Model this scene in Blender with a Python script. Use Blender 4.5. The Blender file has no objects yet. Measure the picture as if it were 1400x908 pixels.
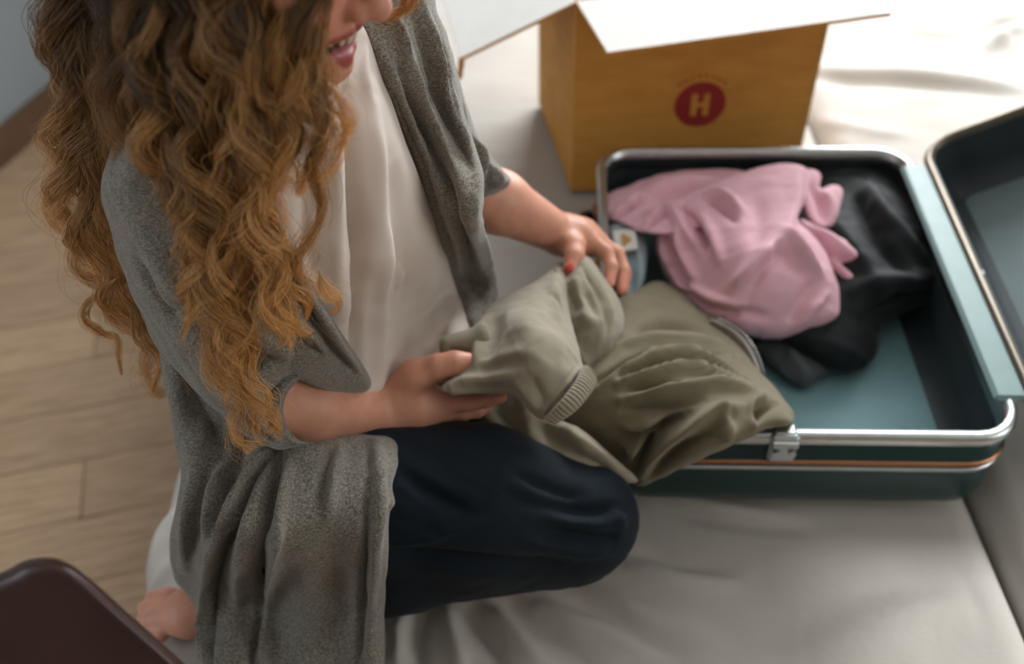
import bpy, math, random
import numpy as np
from mathutils import Vector, Matrix

SC = bpy.context.scene
COL = SC.collection
rng = np.random.default_rng(7)
random.seed(7)

# ------------------------------------------------------------------ camera, world, light, exposure
# bed top is z = 0, the floor is at z = FLOOR
FLOOR = -0.52
CAM_H, PITCH, ROLL, LENS = 1.10, 45.0, -2.0, 35.0
FPX = 1400 * LENS / 36.0
cam_data = bpy.data.cameras.new('camera')
cam = bpy.data.objects.new('camera', cam_data)
COL.objects.link(cam)
CAMM = Matrix.Translation((0, 0, CAM_H)) @ Matrix.Rotation(math.radians(90 - PITCH), 4, 'X') @ Matrix.Rotation(math.radians(ROLL), 4, 'Z')
cam.matrix_world = CAMM
cam_data.lens = LENS
cam_data.sensor_width = 36
cam_data.dof.use_dof = True
cam_data.dof.focus_distance = 0.92
cam_data.dof.aperture_fstop = 2.8
SC.camera = cam

world = bpy.data.worlds.new('world')
SC.world = world
world.use_nodes = True
world.node_tree.nodes['Background'].inputs[0].default_value = (0.80, 0.90, 1.0, 1)
world.node_tree.nodes['Background'].inputs[1].default_value = 1.2

def area(name, loc, target, sx, sy, power, color):
    d = bpy.data.lights.new(name, 'AREA')
    d.shape = 'RECTANGLE'; d.size = sx; d.size_y = sy
    d.energy = power; d.color = color
    o = bpy.data.objects.new(name, d); COL.objects.link(o)
    o.location = loc
    o.rotation_euler = (Vector(target) - Vector(loc)).to_track_quat('-Z', 'Y').to_euler()
    return o
# daylight through the window at the head of the bed and the one at the foot on the left; a low sun beam through the right wall
area('window_daylight', (1.10, 2.96, 1.15), (0.55, 0.6, 0.0), 1.7, 1.5, 100, (0.96, 0.98, 1.0))
area('left_window_daylight', (-2.36, -0.15, .85), (-.4, .55, -.2), 1.3, 1.7, 8, (0.97, 0.98, 1.0))
area('right_window_daylight', (2.98, -0.25, 1.2), (-.1, .75, .35), 1.5, 1.35, 19, (1.0, 0.97, 0.92))
sd = bpy.data.lights.new('sun', 'SUN'); sd.energy = 3.2; sd.angle = math.radians(1.6); sd.color = (.97, .98, 1.0)
sun = bpy.data.objects.new('sun', sd); COL.objects.link(sun)
sun.rotation_euler = Vector((-1, .055, -.70)).to_track_quat('-Z', 'Y').to_euler()
SC.view_settings.view_transform = 'Standard'
SC.view_settings.look = 'None'
SC.view_settings.exposure = 0.0
SC.view_settings.gamma = 1.0
SC.view_settings.use_curve_mapping = False

# ------------------------------------------------------------------ helpers: where a thing stands
RC = np.array(CAMM.to_3x3()); CO = np.array([0, 0, CAM_H])
def P(px, py, d):                       # point at distance d along the viewing axis
    px = np.asarray(px, float); py = np.asarray(py, float); d = np.asarray(d, float)
    v = np.stack([(px - 700) / FPX * d, -(py - 454) / FPX * d, -d * np.ones_like(px)], -1)
    return v @ RC.T + CO
def PZ(px, py, z):                      # point on the horizontal plane z
    v = RC @ np.array([(px - 700) / FPX, -(py - 454) / FPX, -1.0])
    return CO + v * ((z - CAM_H) / v[2])
def proj(V):
    q = (np.asarray(V) - CO) @ RC
    return np.stack([700 - FPX * q[:, 0] / q[:, 2], 454 + FPX * q[:, 1] / q[:, 2], -q[:, 2]], -1)
def DZ(px, py, z):
    return float(proj(PZ(px, py, z)[None])[0, 2])

# ------------------------------------------------------------------ helpers: meshes
def mesh_from(name, V, F, smooth=True):
    V = np.asarray(V, np.float32)
    m = bpy.data.meshes.new(name)
    if isinstance(F, np.ndarray) and F.ndim == 2:
        n, k = F.shape
        m.vertices.add(len(V)); m.vertices.foreach_set('co', V.ravel())
        m.loops.add(n * k); m.loops.foreach_set('vertex_index', F.astype(np.int32).ravel())
        m.polygons.add(n)
        m.polygons.foreach_set('loop_start', np.arange(0, n * k, k, dtype=np.int32))
        m.update(calc_edges=True)
    else:
        m.from_pydata([tuple(map(float, v)) for v in V], [], [tuple(int(i) for i in f) for f in F])
        m.update()
    m.validate()
    m.polygons.foreach_set('use_smooth', np.full(len(m.polygons), smooth))
    return m
def link(name, mesh, mat=None, parent=None):
    o = bpy.data.objects.new(name, mesh); COL.objects.link(o)
    mat = getattr(mat, 'm', mat)
    if mat is not None and len(mesh.materials) == 0: mesh.materials.append(mat)
    if parent is not None:
        o.parent = parent
        if parent.type == 'EMPTY': o.matrix_parent_inverse = Matrix.Translation(parent.location).inverted()
    return o
def obj(name, V, F, mat, parent=None, smooth=True):
    return link(name, mesh_from(name, V, F, smooth), mat, parent)
def empty(name, loc=(0, 0, 0)):
    # an empty at the thing's base; its parts keep world coordinates
    o = bpy.data.objects.new(name, None); COL.objects.link(o); o.empty_display_size = .05; o.location = loc
    return o
def tag(o, label, cat, group=None):
    o['label'] = label; o['category'] = cat
    if group: o['group'] = group
    return o
def structure(o):
    o['kind'] = 'structure'; return o
class MB:                               # collects simple shapes into one mesh
    def __init__(s): s.V = []; s.F = []
    def add(s, V, F):
        b = len(s.V); s.V += [tuple(v) for v in V]; s.F += [tuple(i + b for i in f) for f in F]; return s
    def box(s, lo, hi, M=None, bev=0.0):
        x0, y0, z0 = lo; x1, y1, z1 = hi
        b = min(bev, (x1-x0)/2.01, (y1-y0)/2.01, (z1-z0)/2.01)
        if b <= 0:
            V = [(x, y, z) for z in (z0, z1) for y in (y0, y1) for x in (x0, x1)]
            F = [(0,2,3,1),(4,5,7,6),(0,1,5,4),(2,6,7,3),(0,4,6,2),(1,3,7,5)]
        else:                           # chamfered edges: stacked insets
            rings = []
            for z, i in ((z0, b), (z0 + b, 0), (z1 - b, 0), (z1, b)):
                c = b
                rings.append([(x0+i, y0+c+0*i, z),(x0+c, y0+i, z),(x1-c, y0+i, z),(x1-i, y0+c, z),(x1-i, y1-c, z),(x1-c, y1-i, z),(x0+c, y1-i, z),(x0+i, y1-c, z)])
            V = [v for r in rings for v in r]
            F = [tuple(range(7, -1, -1)), tuple(range(24, 32))]
            for k in range(3):
                for j in range(8):
                    F.append((k*8+j, k*8+(j+1) % 8, k*8+8+(j+1) % 8, k*8+8+j))
        if M is not None: V = [tuple(M @ Vector(v)) for v in V]
        return s.add(V, F)
    def tube(s, pts, rad, n=10, cap=True):
        pts = [Vector(p) for p in pts]; m = len(pts)
        rad = [rad]*m if np.isscalar(rad) else rad
        V = []; F = []; up = Vector((.13, .31, .94))
        for i, p in enumerate(pts):
            t = (pts[min(i+1, m-1)] - pts[max(i-1, 0)]).normalized()
            a = t.cross(up).normalized(); b = a.cross(t)
            for j in range(n):
                w = 2*math.pi*j/n
                V.append(tuple(p + (a*math.cos(w) + b*math.sin(w))*rad[i]))
        for i in range(m-1):
            for j in range(n):
                F.append((i*n+j, i*n+(j+1) % n, (i+1)*n+(j+1) % n, (i+1)*n+j))
        if cap: F += [tuple(range(n-1, -1, -1)), tuple(range((m-1)*n, m*n))]
        return s.add(V, F)
    def build(s, name, mat, parent=None, smooth=False): return obj(name, s.V, s.F, mat, parent, smooth)

def rbf(ctrl):                          # thin-plate surface through (px, py, value) points
    c = np.asarray(ctrl, float); n = len(c)
    X = c[:, :2] / 200.0
    def phi(r): return np.where(r > 1e-9, r*r*np.log(np.maximum(r, 1e-9)), 0)
    if n < 3: 
        m = c[:, 2].mean(); return lambda u, v: np.full(np.shape(u), m)
    K = phi(np.linalg.norm(X[:, None]-X[None], axis=-1)) + np.eye(n)*1e-3
    A = np.zeros((n+3, n+3)); A[:n, :n] = K; A[:n, n] = 1; A[:n, n+1:] = X; A[n, :n] = 1; A[n+1:, :n] = X.T
    w = np.linalg.lstsq(A, np.r_[c[:, 2], 0, 0, 0], rcond=None)[0]
    def f(u, v):
        q = np.stack([np.ravel(u), np.ravel(v)], -1)/200.0
        r = w[n] + q @ w[n+1:]
        for i in range(n): r = r + w[i]*phi(np.linalg.norm(q-X[i], axis=-1))
        return r.reshape(np.shape(u))
    return f

def spline(pts, m=8, closed=False):     # Catmull-Rom through the points
    p = np.asarray(pts, float); n = len(p)
    if closed: g = lambda i: p[i % n]; segs = n
    else:
        e = np.vstack([2*p[0]-p[1], p, 2*p[-1]-p[-2]]); g = lambda i: e[i+1]; segs = n-1
    t = np.linspace(0, 1, m, endpoint=False)[:, None]; out = []
    for i in range(segs):
        a, b, c, d = g(i-1), g(i), g(i+1), g(i+2)
        out.append(.5*((2*b)+(c-a)*t+(2*a-5*b+4*c-d)*t**2+(3*b-a-3*c+d)*t**3))
    r = np.vstack(out)
    return r if closed else np.vstack([r, p[-1:]])

def nets(F, active=None):               # surface nets on a lattice: vertices (lattice units) and quads
    S = F < 0
    cnt = np.zeros(tuple(n-1 for n in F.shape), np.int8)
    for i in (0, 1):
        for j in (0, 1):
            for k in (0, 1):
                cnt += S[i:F.shape[0]-1+i, j:F.shape[1]-1+j, k:F.shape[2]-1+k]
    C = np.argwhere((cnt > 0) & (cnt < 8))
    idx = np.full(cnt.shape, -1, np.int32); idx[C[:, 0], C[:, 1], C[:, 2]] = np.arange(len(C))
    acc = np.zeros((len(C), 3)); num = np.zeros(len(C))
    off = np.array([(i, j, k) for i in (0, 1) for j in (0, 1) for k in (0, 1)])
    vals = {tuple(o): F[C[:, 0]+o[0], C[:, 1]+o[1], C[:, 2]+o[2]].astype(float) for o in off}
    for o in off:
        for ax in range(3):
            if o[ax]: continue
            o2 = o.copy(); o2[ax] = 1
            a, b = vals[tuple(o)], vals[tuple(o2)]
            m = (a < 0) != (b < 0)
            t = np.where(m, a/np.where(m, a-b, 1), 0)
            q = np.tile(o.astype(float), (len(C), 1)); q[:, ax] += t
            acc += q*m[:, None]; num += m
    V = C + acc/num[:, None]
    quads = []
    for ax in range(3):
        a1, a2 = [(1, 2), (2, 0), (0, 1)][ax]
        sl0 = [slice(None)]*3; sl1 = [slice(None)]*3
        sl0[ax] = slice(0, -1); sl1[ax] = slice(1, None)
        E = np.argwhere(S[tuple(sl0)] != S[tuple(sl1)])
        ok = (E[:, a1] > 0) & (E[:, a2] > 0) & (E[:, a1] < cnt.shape[a1]) & (E[:, a2] < cnt.shape[a2])
        E = E[ok]
        def g(d1, d2):
            e = E.copy(); e[:, a1] -= d1; e[:, a2] -= d2
            return idx[e[:, 0], e[:, 1], e[:, 2]]
        q = np.stack([g(1, 1), g(0, 1), g(0, 0), g(1, 0)], -1)
        fl = S[E[:, 0], E[:, 1], E[:, 2]]
        q = np.where(fl[:, None], q, q[:, ::-1])
        quads.append(q[(q >= 0).all(1)])
    return V, np.vstack(quads)

def smooth_mesh(V, F, it=2, lam=.5):
    e = np.vstack([F[:, [0, 1]], F[:, [1, 2]], F[:, [2, 3]], F[:, [3, 0]]])
    e = np.vstack([e, e[:, ::-1]]); n = len(V)
    deg = np.bincount(e[:, 0], minlength=n).clip(1)
    for _ in range(it):
        s = np.stack([np.bincount(e[:, 0], weights=V[e[:, 1], k], minlength=n) for k in range(3)], -1)
        V = V + lam*(s/deg[:, None]-V)
    return V

def normals(V, F):
    a = V[F[:, 2]]-V[F[:, 0]]; b = V[F[:, 3]]-V[F[:, 1]]
    fn = np.cross(a, b); N = np.zeros_like(V)
    for k in range(4):
        for c in range(3): N[:, c] += np.bincount(F[:, k], weights=fn[:, c], minlength=len(V))
    return N/np.linalg.norm(N, axis=1, keepdims=True).clip(1e-12)

def seg_dist(V, L, frame=None):         # distance to a 3-D polyline, the parameter along it and the side
    best = np.full(len(V), 9.0); t_b = np.zeros(len(V)); side = np.zeros(len(V)); m = len(L)-1
    for i in range(m):
        a, b = L[i], L[i+1]; ab = b-a; d = V-a
        h = (d @ ab/max(ab @ ab, 1e-12)).clip(0, 1)
        r = np.linalg.norm(d-h[:, None]*ab, axis=1)
        w = r < best
        best[w] = r[w]; t_b[w] = (i+h[w])/m
        s = np.cross(ab/np.linalg.norm(ab).clip(1e-9), d[w]) @ (CO-a)
        side[w] = np.sign(s)
    return best, t_b, side

def anchor(V, N, pts):                  # lays a stroke onto the near side of a surface
    pp = proj(V); front = ((CO-V)*N).sum(1) > 0
    I = np.where(front)[0]; q = pp[I]
    out = []
    for p in spline(pts, 4):
        d2 = (q[:, 0]-p[0])**2+(q[:, 1]-p[1])**2
        lim = max(d2.min()*1.5, 25.0); c = np.where(d2 <= lim)[0]
        k = c[np.argmin(q[c, 2])]
        out.append(V[I[k]])
    out = np.array(out)
    if len(out) > 4:                    # ease the jumps between neighbouring vertices
        o2 = out.copy(); o2[1:-1] = (out[:-2]+2*out[1:-1]+out[2:])/4; out = o2
    return out

# strokes: (kind, points, width px, height mm).  r ridge, v valley, s step with its lip on the left of the direction of travel
def apply_strokes(V, F, strokes, gain=1.0):
    N = normals(V, F); D = np.zeros(len(V)); V0 = V
    for kind, pts, w, h in strokes:
        L = anchor(V0, N, pts); dm = np.linalg.norm(L[len(L)//2]-CO)
        W = w*dm/FPX; H = h*.00145*gain
        near = np.where(((V0 > L.min(0)-3*W) & (V0 < L.max(0)+3*W)).all(1))[0]
        if len(near) == 0: continue
        d, t, s = seg_dist(V0[near], L)
        taper = np.sqrt(np.sin(np.pi*t.clip(.02, .98)))
        g = np.exp(-(d/W)**2)
        if kind == 'r': D[near] += H*g*taper
        elif kind == 'v': D[near] -= H*g*taper
        elif kind == 's':
            x = d*s/W
            D[near] += H*taper*np.exp(-np.abs(x)*1.1)*(1/(1+np.exp(-x*9)))-.35*H*taper*np.exp(-((x+.25)/.35)**2)
    V = V0+N*D[:, None]
    return smooth_mesh(V, F, 1, .2)

def waves(V, scale, seed=0, n=7):       # a cheap smooth noise
    r = np.random.default_rng(seed); o = np.zeros(len(V))
    for i in range(n):
        k = r.normal(size=3); k = k/np.linalg.norm(k)*r.uniform(.6, 1.6)*2*np.pi/scale
        o += np.sin(V @ k+r.uniform(0, 6.28)+1.2*np.sin(V[:, ::-1] @ (k*.6)))
    return o/n

def inside_dist(U, Vv, poly):           # signed distance to a closed outline, positive inside
    p = poly; q = np.roll(p, -1, 0); best = np.full(U.shape, 1e9); ins = np.zeros(U.shape, bool)
    for a, b in zip(p, q):
        ab = b-a; l = ab @ ab
        if l < 1e-9: continue
        h = (((U-a[0])*ab[0]+(Vv-a[1])*ab[1])/l).clip(0, 1)
        best = np.minimum(best, (U-a[0]-h*ab[0])**2+(Vv-a[1]-h*ab[1])**2)
        c = (a[1] > Vv) != (b[1] > Vv)
        if b[1] != a[1]: ins ^= c & (U < (b[0]-a[0])*(Vv-a[1])/(b[1]-a[1])+a[0])
    return np.where(ins, 1, -1)*np.sqrt(best)

# a padded body of cloth: an outline, the distance of its middle surface, its thickness and its folds
def cloth(outline, depth, thick, edge=18, step=3.0, strokes=(), noise=(), sm=2, seed=0, gain=1.0):
    poly = spline(outline, 8, True)
    lo = poly.min(0)-3*step; hi = poly.max(0)+3*step
    us = np.arange(lo[0], hi[0], step); vs = np.arange(lo[1], hi[1], step)
    U, Vv = np.meshgrid(us, vs, indexing='ij')
    sd = inside_dist(U, Vv, poly)
    T = rbf(thick)(U, Vv).clip(.002, .3) if not np.isscalar(thick) else np.full(U.shape, float(thick))
    dm = float(np.mean([c[2] for c in depth])); dw = step*dm/FPX
    wm = T.max()+3*dw; ws = np.arange(-wm, wm+dw, dw)
    e = 1-np.clip(sd/edge, -1e9, 1)
    Fl = np.sqrt(np.maximum(e, 0)[..., None]**2+(ws[None, None]/T[..., None])**2)-1
    X, Q = nets(Fl.astype(np.float32))
    X = smooth_mesh(X, Q, sm)
    u = lo[0]+X[:, 0]*step; v = lo[1]+X[:, 1]*step; w = -wm+X[:, 2]*dw
    W = P(u, v, rbf(depth)(u, v)+w)
    vol = np.einsum('ij,ij->i', W[Q[:, 0]], np.cross(W[Q[:, 1]], W[Q[:, 2]])).sum()
    if vol < 0: Q = Q[:, ::-1].copy()
    if strokes: W = apply_strokes(W, Q, strokes, gain)
    for sc, h in noise:
        W = W+normals(W, Q)*(waves(W, sc, seed)*h)[:, None]
    return W, Q
def join(*parts):
    Vs, Fs, b = [], [], 0
    for V, F in parts: Vs.append(V); Fs.append(F+b); b += len(V)
    return np.vstack(Vs), np.vstack(Fs)

# ------------------------------------------------------------------ helpers: smooth bodies as one surface
def d_cap(p, a, b, ra, rb):
    a = np.asarray(a, float); ab = np.asarray(b, float)-a; d = p-a
    h = (d @ ab/max(ab @ ab, 1e-12)).clip(0, 1)
    return np.linalg.norm(d-h[..., None]*ab, axis=-1)-(ra+(rb-ra)*h)
def d_ell(p, c, r, R):
    q = (p-np.asarray(c)) @ R; r = np.asarray(r, float)
    k0 = np.linalg.norm(q/r, axis=-1); k1 = np.linalg.norm(q/r**2, axis=-1)
    return np.where(k1 > 1e-9, k0*(k0-1)/np.maximum(k1, 1e-9), -r.min())
def smin(a, b, k):
    h = np.clip(.5+.5*(b-a)/k, 0, 1); return b+(a-b)*h-k*h*(1-h)
class Body:
    def __init__(s): s.pr = []
    def cap(s, a, b, ra, rb=None, k=.01): s.pr.append(('c', np.array(a, float), np.array(b, float), ra, ra if rb is None else rb, k)); return s
    def chain(s, pts, rad, k=.01):
        for i in range(len(pts)-1): s.cap(pts[i], pts[i+1], rad[i], rad[i+1], k)
        return s
    def ell(s, c, r, R=None, k=.01): s.pr.append(('e', np.array(c, float), np.array(r, float), np.eye(3) if R is None else R, k)); return s
    def sub(s, c, r, R=None, k=.004): s.pr.append(('-', np.array(c, float), np.array(r, float), np.eye(3) if R is None else R, k)); return s
    def cut(s, fn, k=.006): s.pr.append(('f', fn, k)); return s
    def one(s, q, p):
        if q[0] == 'c': return d_cap(p, q[1], q[2], q[3], q[4])
        if q[0] == 'f': return q[1](p)
        return d_ell(p, q[1], q[2], q[3])
    def value(s, p):
        F = np.full(p.shape[:-1], 1.0)
        for q in s.pr:
            d = s.one(q, p); k = q[-1]
            F = -smin(-F, d, k) if q[0] in '-f' else smin(F, d, k)
        return F
    def mesh(s, vox, sm=2):
        lo, hi = np.full(3, 9.), np.full(3, -9.)
        for q in s.pr:
            if q[0] == 'c':
                r = max(q[3], q[4])
                lo = np.minimum(lo, np.minimum(q[1], q[2])-r); hi = np.maximum(hi, np.maximum(q[1], q[2])+r)
            elif q[0] == 'e':
                r = q[2].max(); lo = np.minimum(lo, q[1]-r); hi = np.maximum(hi, q[1]+r)
        lo -= .02; B = 8
        nb = np.ceil((hi+.02-lo)/(vox*B)).astype(int)
        ctr = lo+(np.stack(np.meshgrid(*[np.arange(n) for n in nb], indexing='ij'), -1)*B+B/2-.5)*vox
        Fc = s.value(ctr.reshape(-1, 3)).reshape(nb)
        act = np.argwhere(np.abs(Fc) < 10.5*vox)
        F = np.repeat(np.repeat(np.repeat(np.where(Fc < 0, -1, 1).astype(np.float32), B, 0), B, 1), B, 2)
        o = np.stack(np.meshgrid(*[np.arange(B)]*3, indexing='ij'), -1).reshape(-1, 3)
        for c0 in range(0, len(act), 1500):
            a = act[c0:c0+1500]; cc = lo+(a*B+B/2-.5)*vox
            pts = lo+(a[:, None]*B+o[None])*vox
            Fv = np.full(pts.shape[:2], 1.0)
            for q in s.pr:
                k = q[-1]; dc = s.one(q, cc)
                m = dc < 22*vox+k+.004
                if not m.any(): continue
                d = s.one(q, pts[m])
                Fv[m] = -smin(-Fv[m], d, k) if q[0] in '-f' else smin(Fv[m], d, k)
            I = (a[:, None]*B+o[None]).reshape(-1, 3)
            F[I[:, 0], I[:, 1], I[:, 2]] = Fv.ravel()
        V, Q = nets(F)
        V = smooth_mesh(V, Q, sm)
        return lo+V*vox, Q
def trace(bodies, px, py):               # distance at which the sight line meets (or comes nearest to) a body
    o = P(px, py, 0.0); d = P(px, py, 1.0)-o; L = np.linalg.norm(d); d = d/L; t = .35; best = (9, 0)
    for _ in range(90):
        v = min(float(b.value((o+d*t)[None])[0]) for b in bodies)
        if v < best[0]: best = (v, t)
        if v < .0008 or t > 2.2: break
        t += max(v*.8, .0008)
    return best[1]/L
def over(bodies, gap, *pts):            # control points that lie a gap in front of a body
    return [(x, y, trace(bodies, x, y)-(g[0] if g else gap)) for x, y, *g in pts]
def frame(f, u):                        # rows f, l, u -> columns are the local axes in the world
    f = np.asarray(f, float); f /= np.linalg.norm(f); u = np.asarray(u, float)
    u = u-f*(u @ f); u /= np.linalg.norm(u); return np.stack([f, np.cross(u, f), u], 1)

# ------------------------------------------------------------------ helpers: materials
def srgb(r, g, b):
    f = lambda c: ((c/255+.055)/1.055)**2.4 if c > 10 else c/255/12.92
    return (f(r), f(g), f(b), 1)
class Mat:
    def __init__(s, name, color, rough=.6, metal=0, spec=.5):
        s.m = bpy.data.materials.new(name); s.m.use_nodes = True; s.t = s.m.node_tree
        s.b = s.t.nodes['Principled BSDF']; s.c = color
        s.b.inputs['Base Color'].default_value = color
        s.b.inputs['Roughness'].default_value = rough
        s.b.inputs['Metallic'].default_value = metal
        s.b.inputs['Specular IOR Level'].default_value = spec
        s.co = None; s.nrm = None
    def n(s, t, **kw):
        x = s.t.nodes.new(t)
        for k, v in kw.items(): setattr(x, k, v)
        return x
    def coord(s):
        if s.co is None: s.co = s.n('ShaderNodeTexCoord').outputs['Object']
        return s.co
    def noise(s, scale, detail=3, rough=.55, stretch=None):
        x = s.n('ShaderNodeTexNoise'); c = s.coord()
        if stretch:
            mp = s.n('ShaderNodeMapping'); mp.inputs['Scale'].default_value = stretch
            s.t.links.new(c, mp.inputs['Vector']); c = mp.outputs['Vector']
        s.t.links.new(c, x.inputs['Vector']); x.inputs['Scale'].default_value = scale
        x.inputs['Detail'].default_value = detail; x.inputs['Roughness'].default_value = rough
        return x.outputs['Fac']
    def ramp(s, fac, stops):
        x = s.n('ShaderNodeValToRGB'); e = x.color_ramp.elements
        while len(e) < len(stops): e.new(.5)
        for i, (p, c) in enumerate(stops): e[i].position = p; e[i].color = c
        s.t.links.new(fac, x.inputs['Fac']); return x.outputs['Color']
    def color(s, sock): s.t.links.new(sock, s.b.inputs['Base Color']); return s
    def bump(s, h, strength=.3, dist=.001):
        x = s.n('ShaderNodeBump'); x.inputs['Strength'].default_value = strength; x.inputs['Distance'].default_value = dist
        s.t.links.new(h, x.inputs['Height'])
        if s.nrm is not None: s.t.links.new(s.nrm, x.inputs['Normal'])
        s.nrm = x.outputs['Normal']; s.t.links.new(s.nrm, s.b.inputs['Normal']); return s
    def sheen(s, w, r=.5):
        s.b.inputs['Sheen Weight'].default_value = w; s.b.inputs['Sheen Roughness'].default_value = r; return s
    def wave(s, scale, dirn='X', dist=0.0, rot=None):
        x = s.n('ShaderNodeTexWave'); x.bands_direction = dirn; c = s.coord()
        if rot:
            mp = s.n('ShaderNodeMapping'); mp.inputs['Rotation'].default_value = rot
            s.t.links.new(c, mp.inputs['Vector']); c = mp.outputs['Vector']
        s.t.links.new(c, x.inputs['Vector']); x.inputs['Scale'].default_value = scale; x.inputs['Distortion'].default_value = dist
        return x.outputs['Fac']
def shade(c, k): return (c[0]*k, c[1]*k, c[2]*k, 1)
def plain(name, c, rough=.6, metal=0, var=.12, scale=30, spec=.5):
    m = Mat(name, c, rough, metal, spec)
    m.color(m.ramp(m.noise(scale), [(.3, shade(c, 1-var)), (.7, shade(c, 1+var))])); return m
def fabric(name, c, var=.1, rough=.85, weave=900, sheen=.15, blotch=14):
    m = Mat(name, c, rough, 0, .25)
    m.color(m.ramp(m.noise(blotch, 4), [(.3, shade(c, 1-var)), (.7, shade(c, 1+var))]))
    m.bump(m.noise(weave, 2), .35, .0006); m.sheen(sheen); return m

# ================================================================== the room
M_wall = plain('wall_paint', srgb(150, 158, 162), .8, var=.02, scale=3)
M_dim = plain('taupe_paint', srgb(126, 118, 108), .85, var=.02, scale=3)
M_white = plain('white_paint', srgb(228, 228, 226), .6, var=.02)
def wall_between(name, a, b, z0, z1, mat, th=.1):
    a = Vector((*a, 0)); b = Vector((*b, 0)); L = (b-a).length; ang = math.atan2(b.y-a.y, b.x-a.x)
    M = Matrix.Translation(a) @ Matrix.Rotation(ang, 4, 'Z')
    return structure(MB().box((0, 0, z0), (L, th, z1), M).build(name, mat))
CEIL = 1.95
WL0, WL1 = (-2.62, -1.0), (-1.235, 2.92)
WLA = math.atan2(WL1[1]-WL0[1], WL1[0]-WL0[0]); WLM = Matrix.Translation((*WL0, 0)) @ Matrix.Rotation(WLA, 4, 'Z')
WLL = math.hypot(WL1[0]-WL0[0], WL1[1]-WL0[1])
structure(MB().box((0, 0, FLOOR), (.20, .1, CEIL), WLM).box((1.62, 0, FLOOR), (WLL, .1, CEIL), WLM).box((.20, 0, FLOOR), (1.62, .1, -.05), WLM).box((.20, 0, 1.82), (1.62, .1, CEIL), WLM).build('wall_left', M_wall))
structure(MB().box((.20, .01, -.05), (1.62, .09, 0), WLM, .006).box((.20, .01, 1.77), (1.62, .09, 1.82), WLM, .006).box((.20, .01, 0), (.25, .09, 1.77), WLM, .006).box((1.57, .01, 0), (1.62, .09, 1.77), WLM, .006).build('window_3', M_white))
M_skirt = plain('skirting_wood', srgb(104, 78, 58), .5, var=.15, scale=12)
d = Vector((WL1[0]-WL0[0], WL1[1]-WL0[1])).normalized(); nrm = Vector((d.y, -d.x))
wall_between('baseboard_left', (WL0[0]+nrm.x*.016, WL0[1]+nrm.y*.016), (WL1[0]+nrm.x*.016, WL1[1]+nrm.y*.016-.02), FLOOR, FLOOR+.10, M_skirt, .015)
wb = MB().box((-1.4, 2.9, FLOOR), (.15, 3.0, CEIL)).box((1.95, 2.9, FLOOR), (3.1, 3.0, CEIL)).box((.15, 2.9, FLOOR), (1.95, 3.0, .35)).box((.15, 2.9, 1.92), (1.95, 3.0, CEIL))
structure(wb.build('wall_back', M_wall))
wr = MB().box((3.0, -1.6, FLOOR), (3.1, -1.05, CEIL)).box((3.0, .58, FLOOR), (3.1, 2.9, CEIL)).box((3.0, -1.05, FLOOR), (3.1, .58, .45)).box((3.0, -1.05, 1.92), (3.1, .58, CEIL))
structure(wr.build('wall_right', M_dim))
structure(MB().box((-2.7, -1.7, FLOOR), (3.1, -1.6, CEIL)).build('wall_front', M_dim))
structure(MB().box((-2.75, -1.7, CEIL), (3.1, 3.0, CEIL+.1)).build('ceiling', M_white))
def window(name, boxes):
    w = MB()
    for lo, hi in boxes: w.box(lo, hi, None, .006)
    return structure(w.build(name, M_white))
window('window_1', [((.15, 2.91, .35), (1.95, 2.99, .40)), ((.15, 2.91, 1.87), (1.95, 2.99, 1.92)), ((.15, 2.91, .40), (.20, 2.99, 1.87)), ((1.90, 2.91, .40), (1.95, 2.99, 1.87))])
window('window_2', [((3.01, -1.05, .45), (3.09, .58, .50)), ((3.01, -1.05, 1.87), (3.09, .58, 1.92)), ((3.01, -1.05, .50), (3.09, -1.0, 1.87)), ((3.01, .54, .50), (3.09, .58, 1.87))])

# wood floor: a base slab and its boards
M_sub = plain('floor_base', srgb(92, 76, 60), .8)
fl = structure(MB().box((-2.75, -1.7, FLOOR-.1), (3.1, 3.0, FLOOR-.012)).build('floor', M_sub))
mp = Mat('oak_board', srgb(186, 160, 130), .42)
gr = mp.ramp(mp.noise(7, 5, .6, (1.2, 14, 1)), [(.25, srgb(156, 126, 98)), (.5, srgb(186, 156, 126)), (.75, srgb(204, 175, 145))])
oi = mp.n('ShaderNodeObjectInfo'); hs = mp.n('ShaderNodeHueSaturation')
mr = mp.n('ShaderNodeMapRange'); mr.inputs['To Min'].default_value = .90; mr.inputs['To Max'].default_value = 1.08
mp.t.links.new(oi.outputs['Random'], mr.inputs['Value']); mp.t.links.new(mr.outputs[0], hs.inputs['Value'])
mp.t.links.new(gr, hs.inputs['Color']); mp.color(hs.outputs['Color'])
bb = MB().box((0, 0, 0), (1.18, .148, .012), None, .0015)
board = mesh_from('floor_board', bb.V, bb.F, False)
board.materials.append(mp.m)
FA = math.radians(12)
for r in range(-20, 22):
    for c in range(-4, 5):
        p = Matrix.Rotation(FA, 3, 'Z') @ Vector((c*1.182+(r % 3)*.39-.2, r*.15+1.0, 0))
        ctr = p + Matrix.Rotation(FA, 3, 'Z') @ Vector((.59, .07, 0))
        if ctr.x < WL0[0]+.10+(ctr.y+1.0)*.353-.55 or ctr.x > 2.75 or ctr.y > 3.1 or ctr.y < -1.5 or (-.1 < ctr.x < 1.3 and .9 < ctr.y < 2.3): continue
        o = link('floor_board', board, None, fl)
        o.location = (p.x, p.y, FLOOR-.012); o.rotation_euler = (0, 0, FA)

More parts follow.
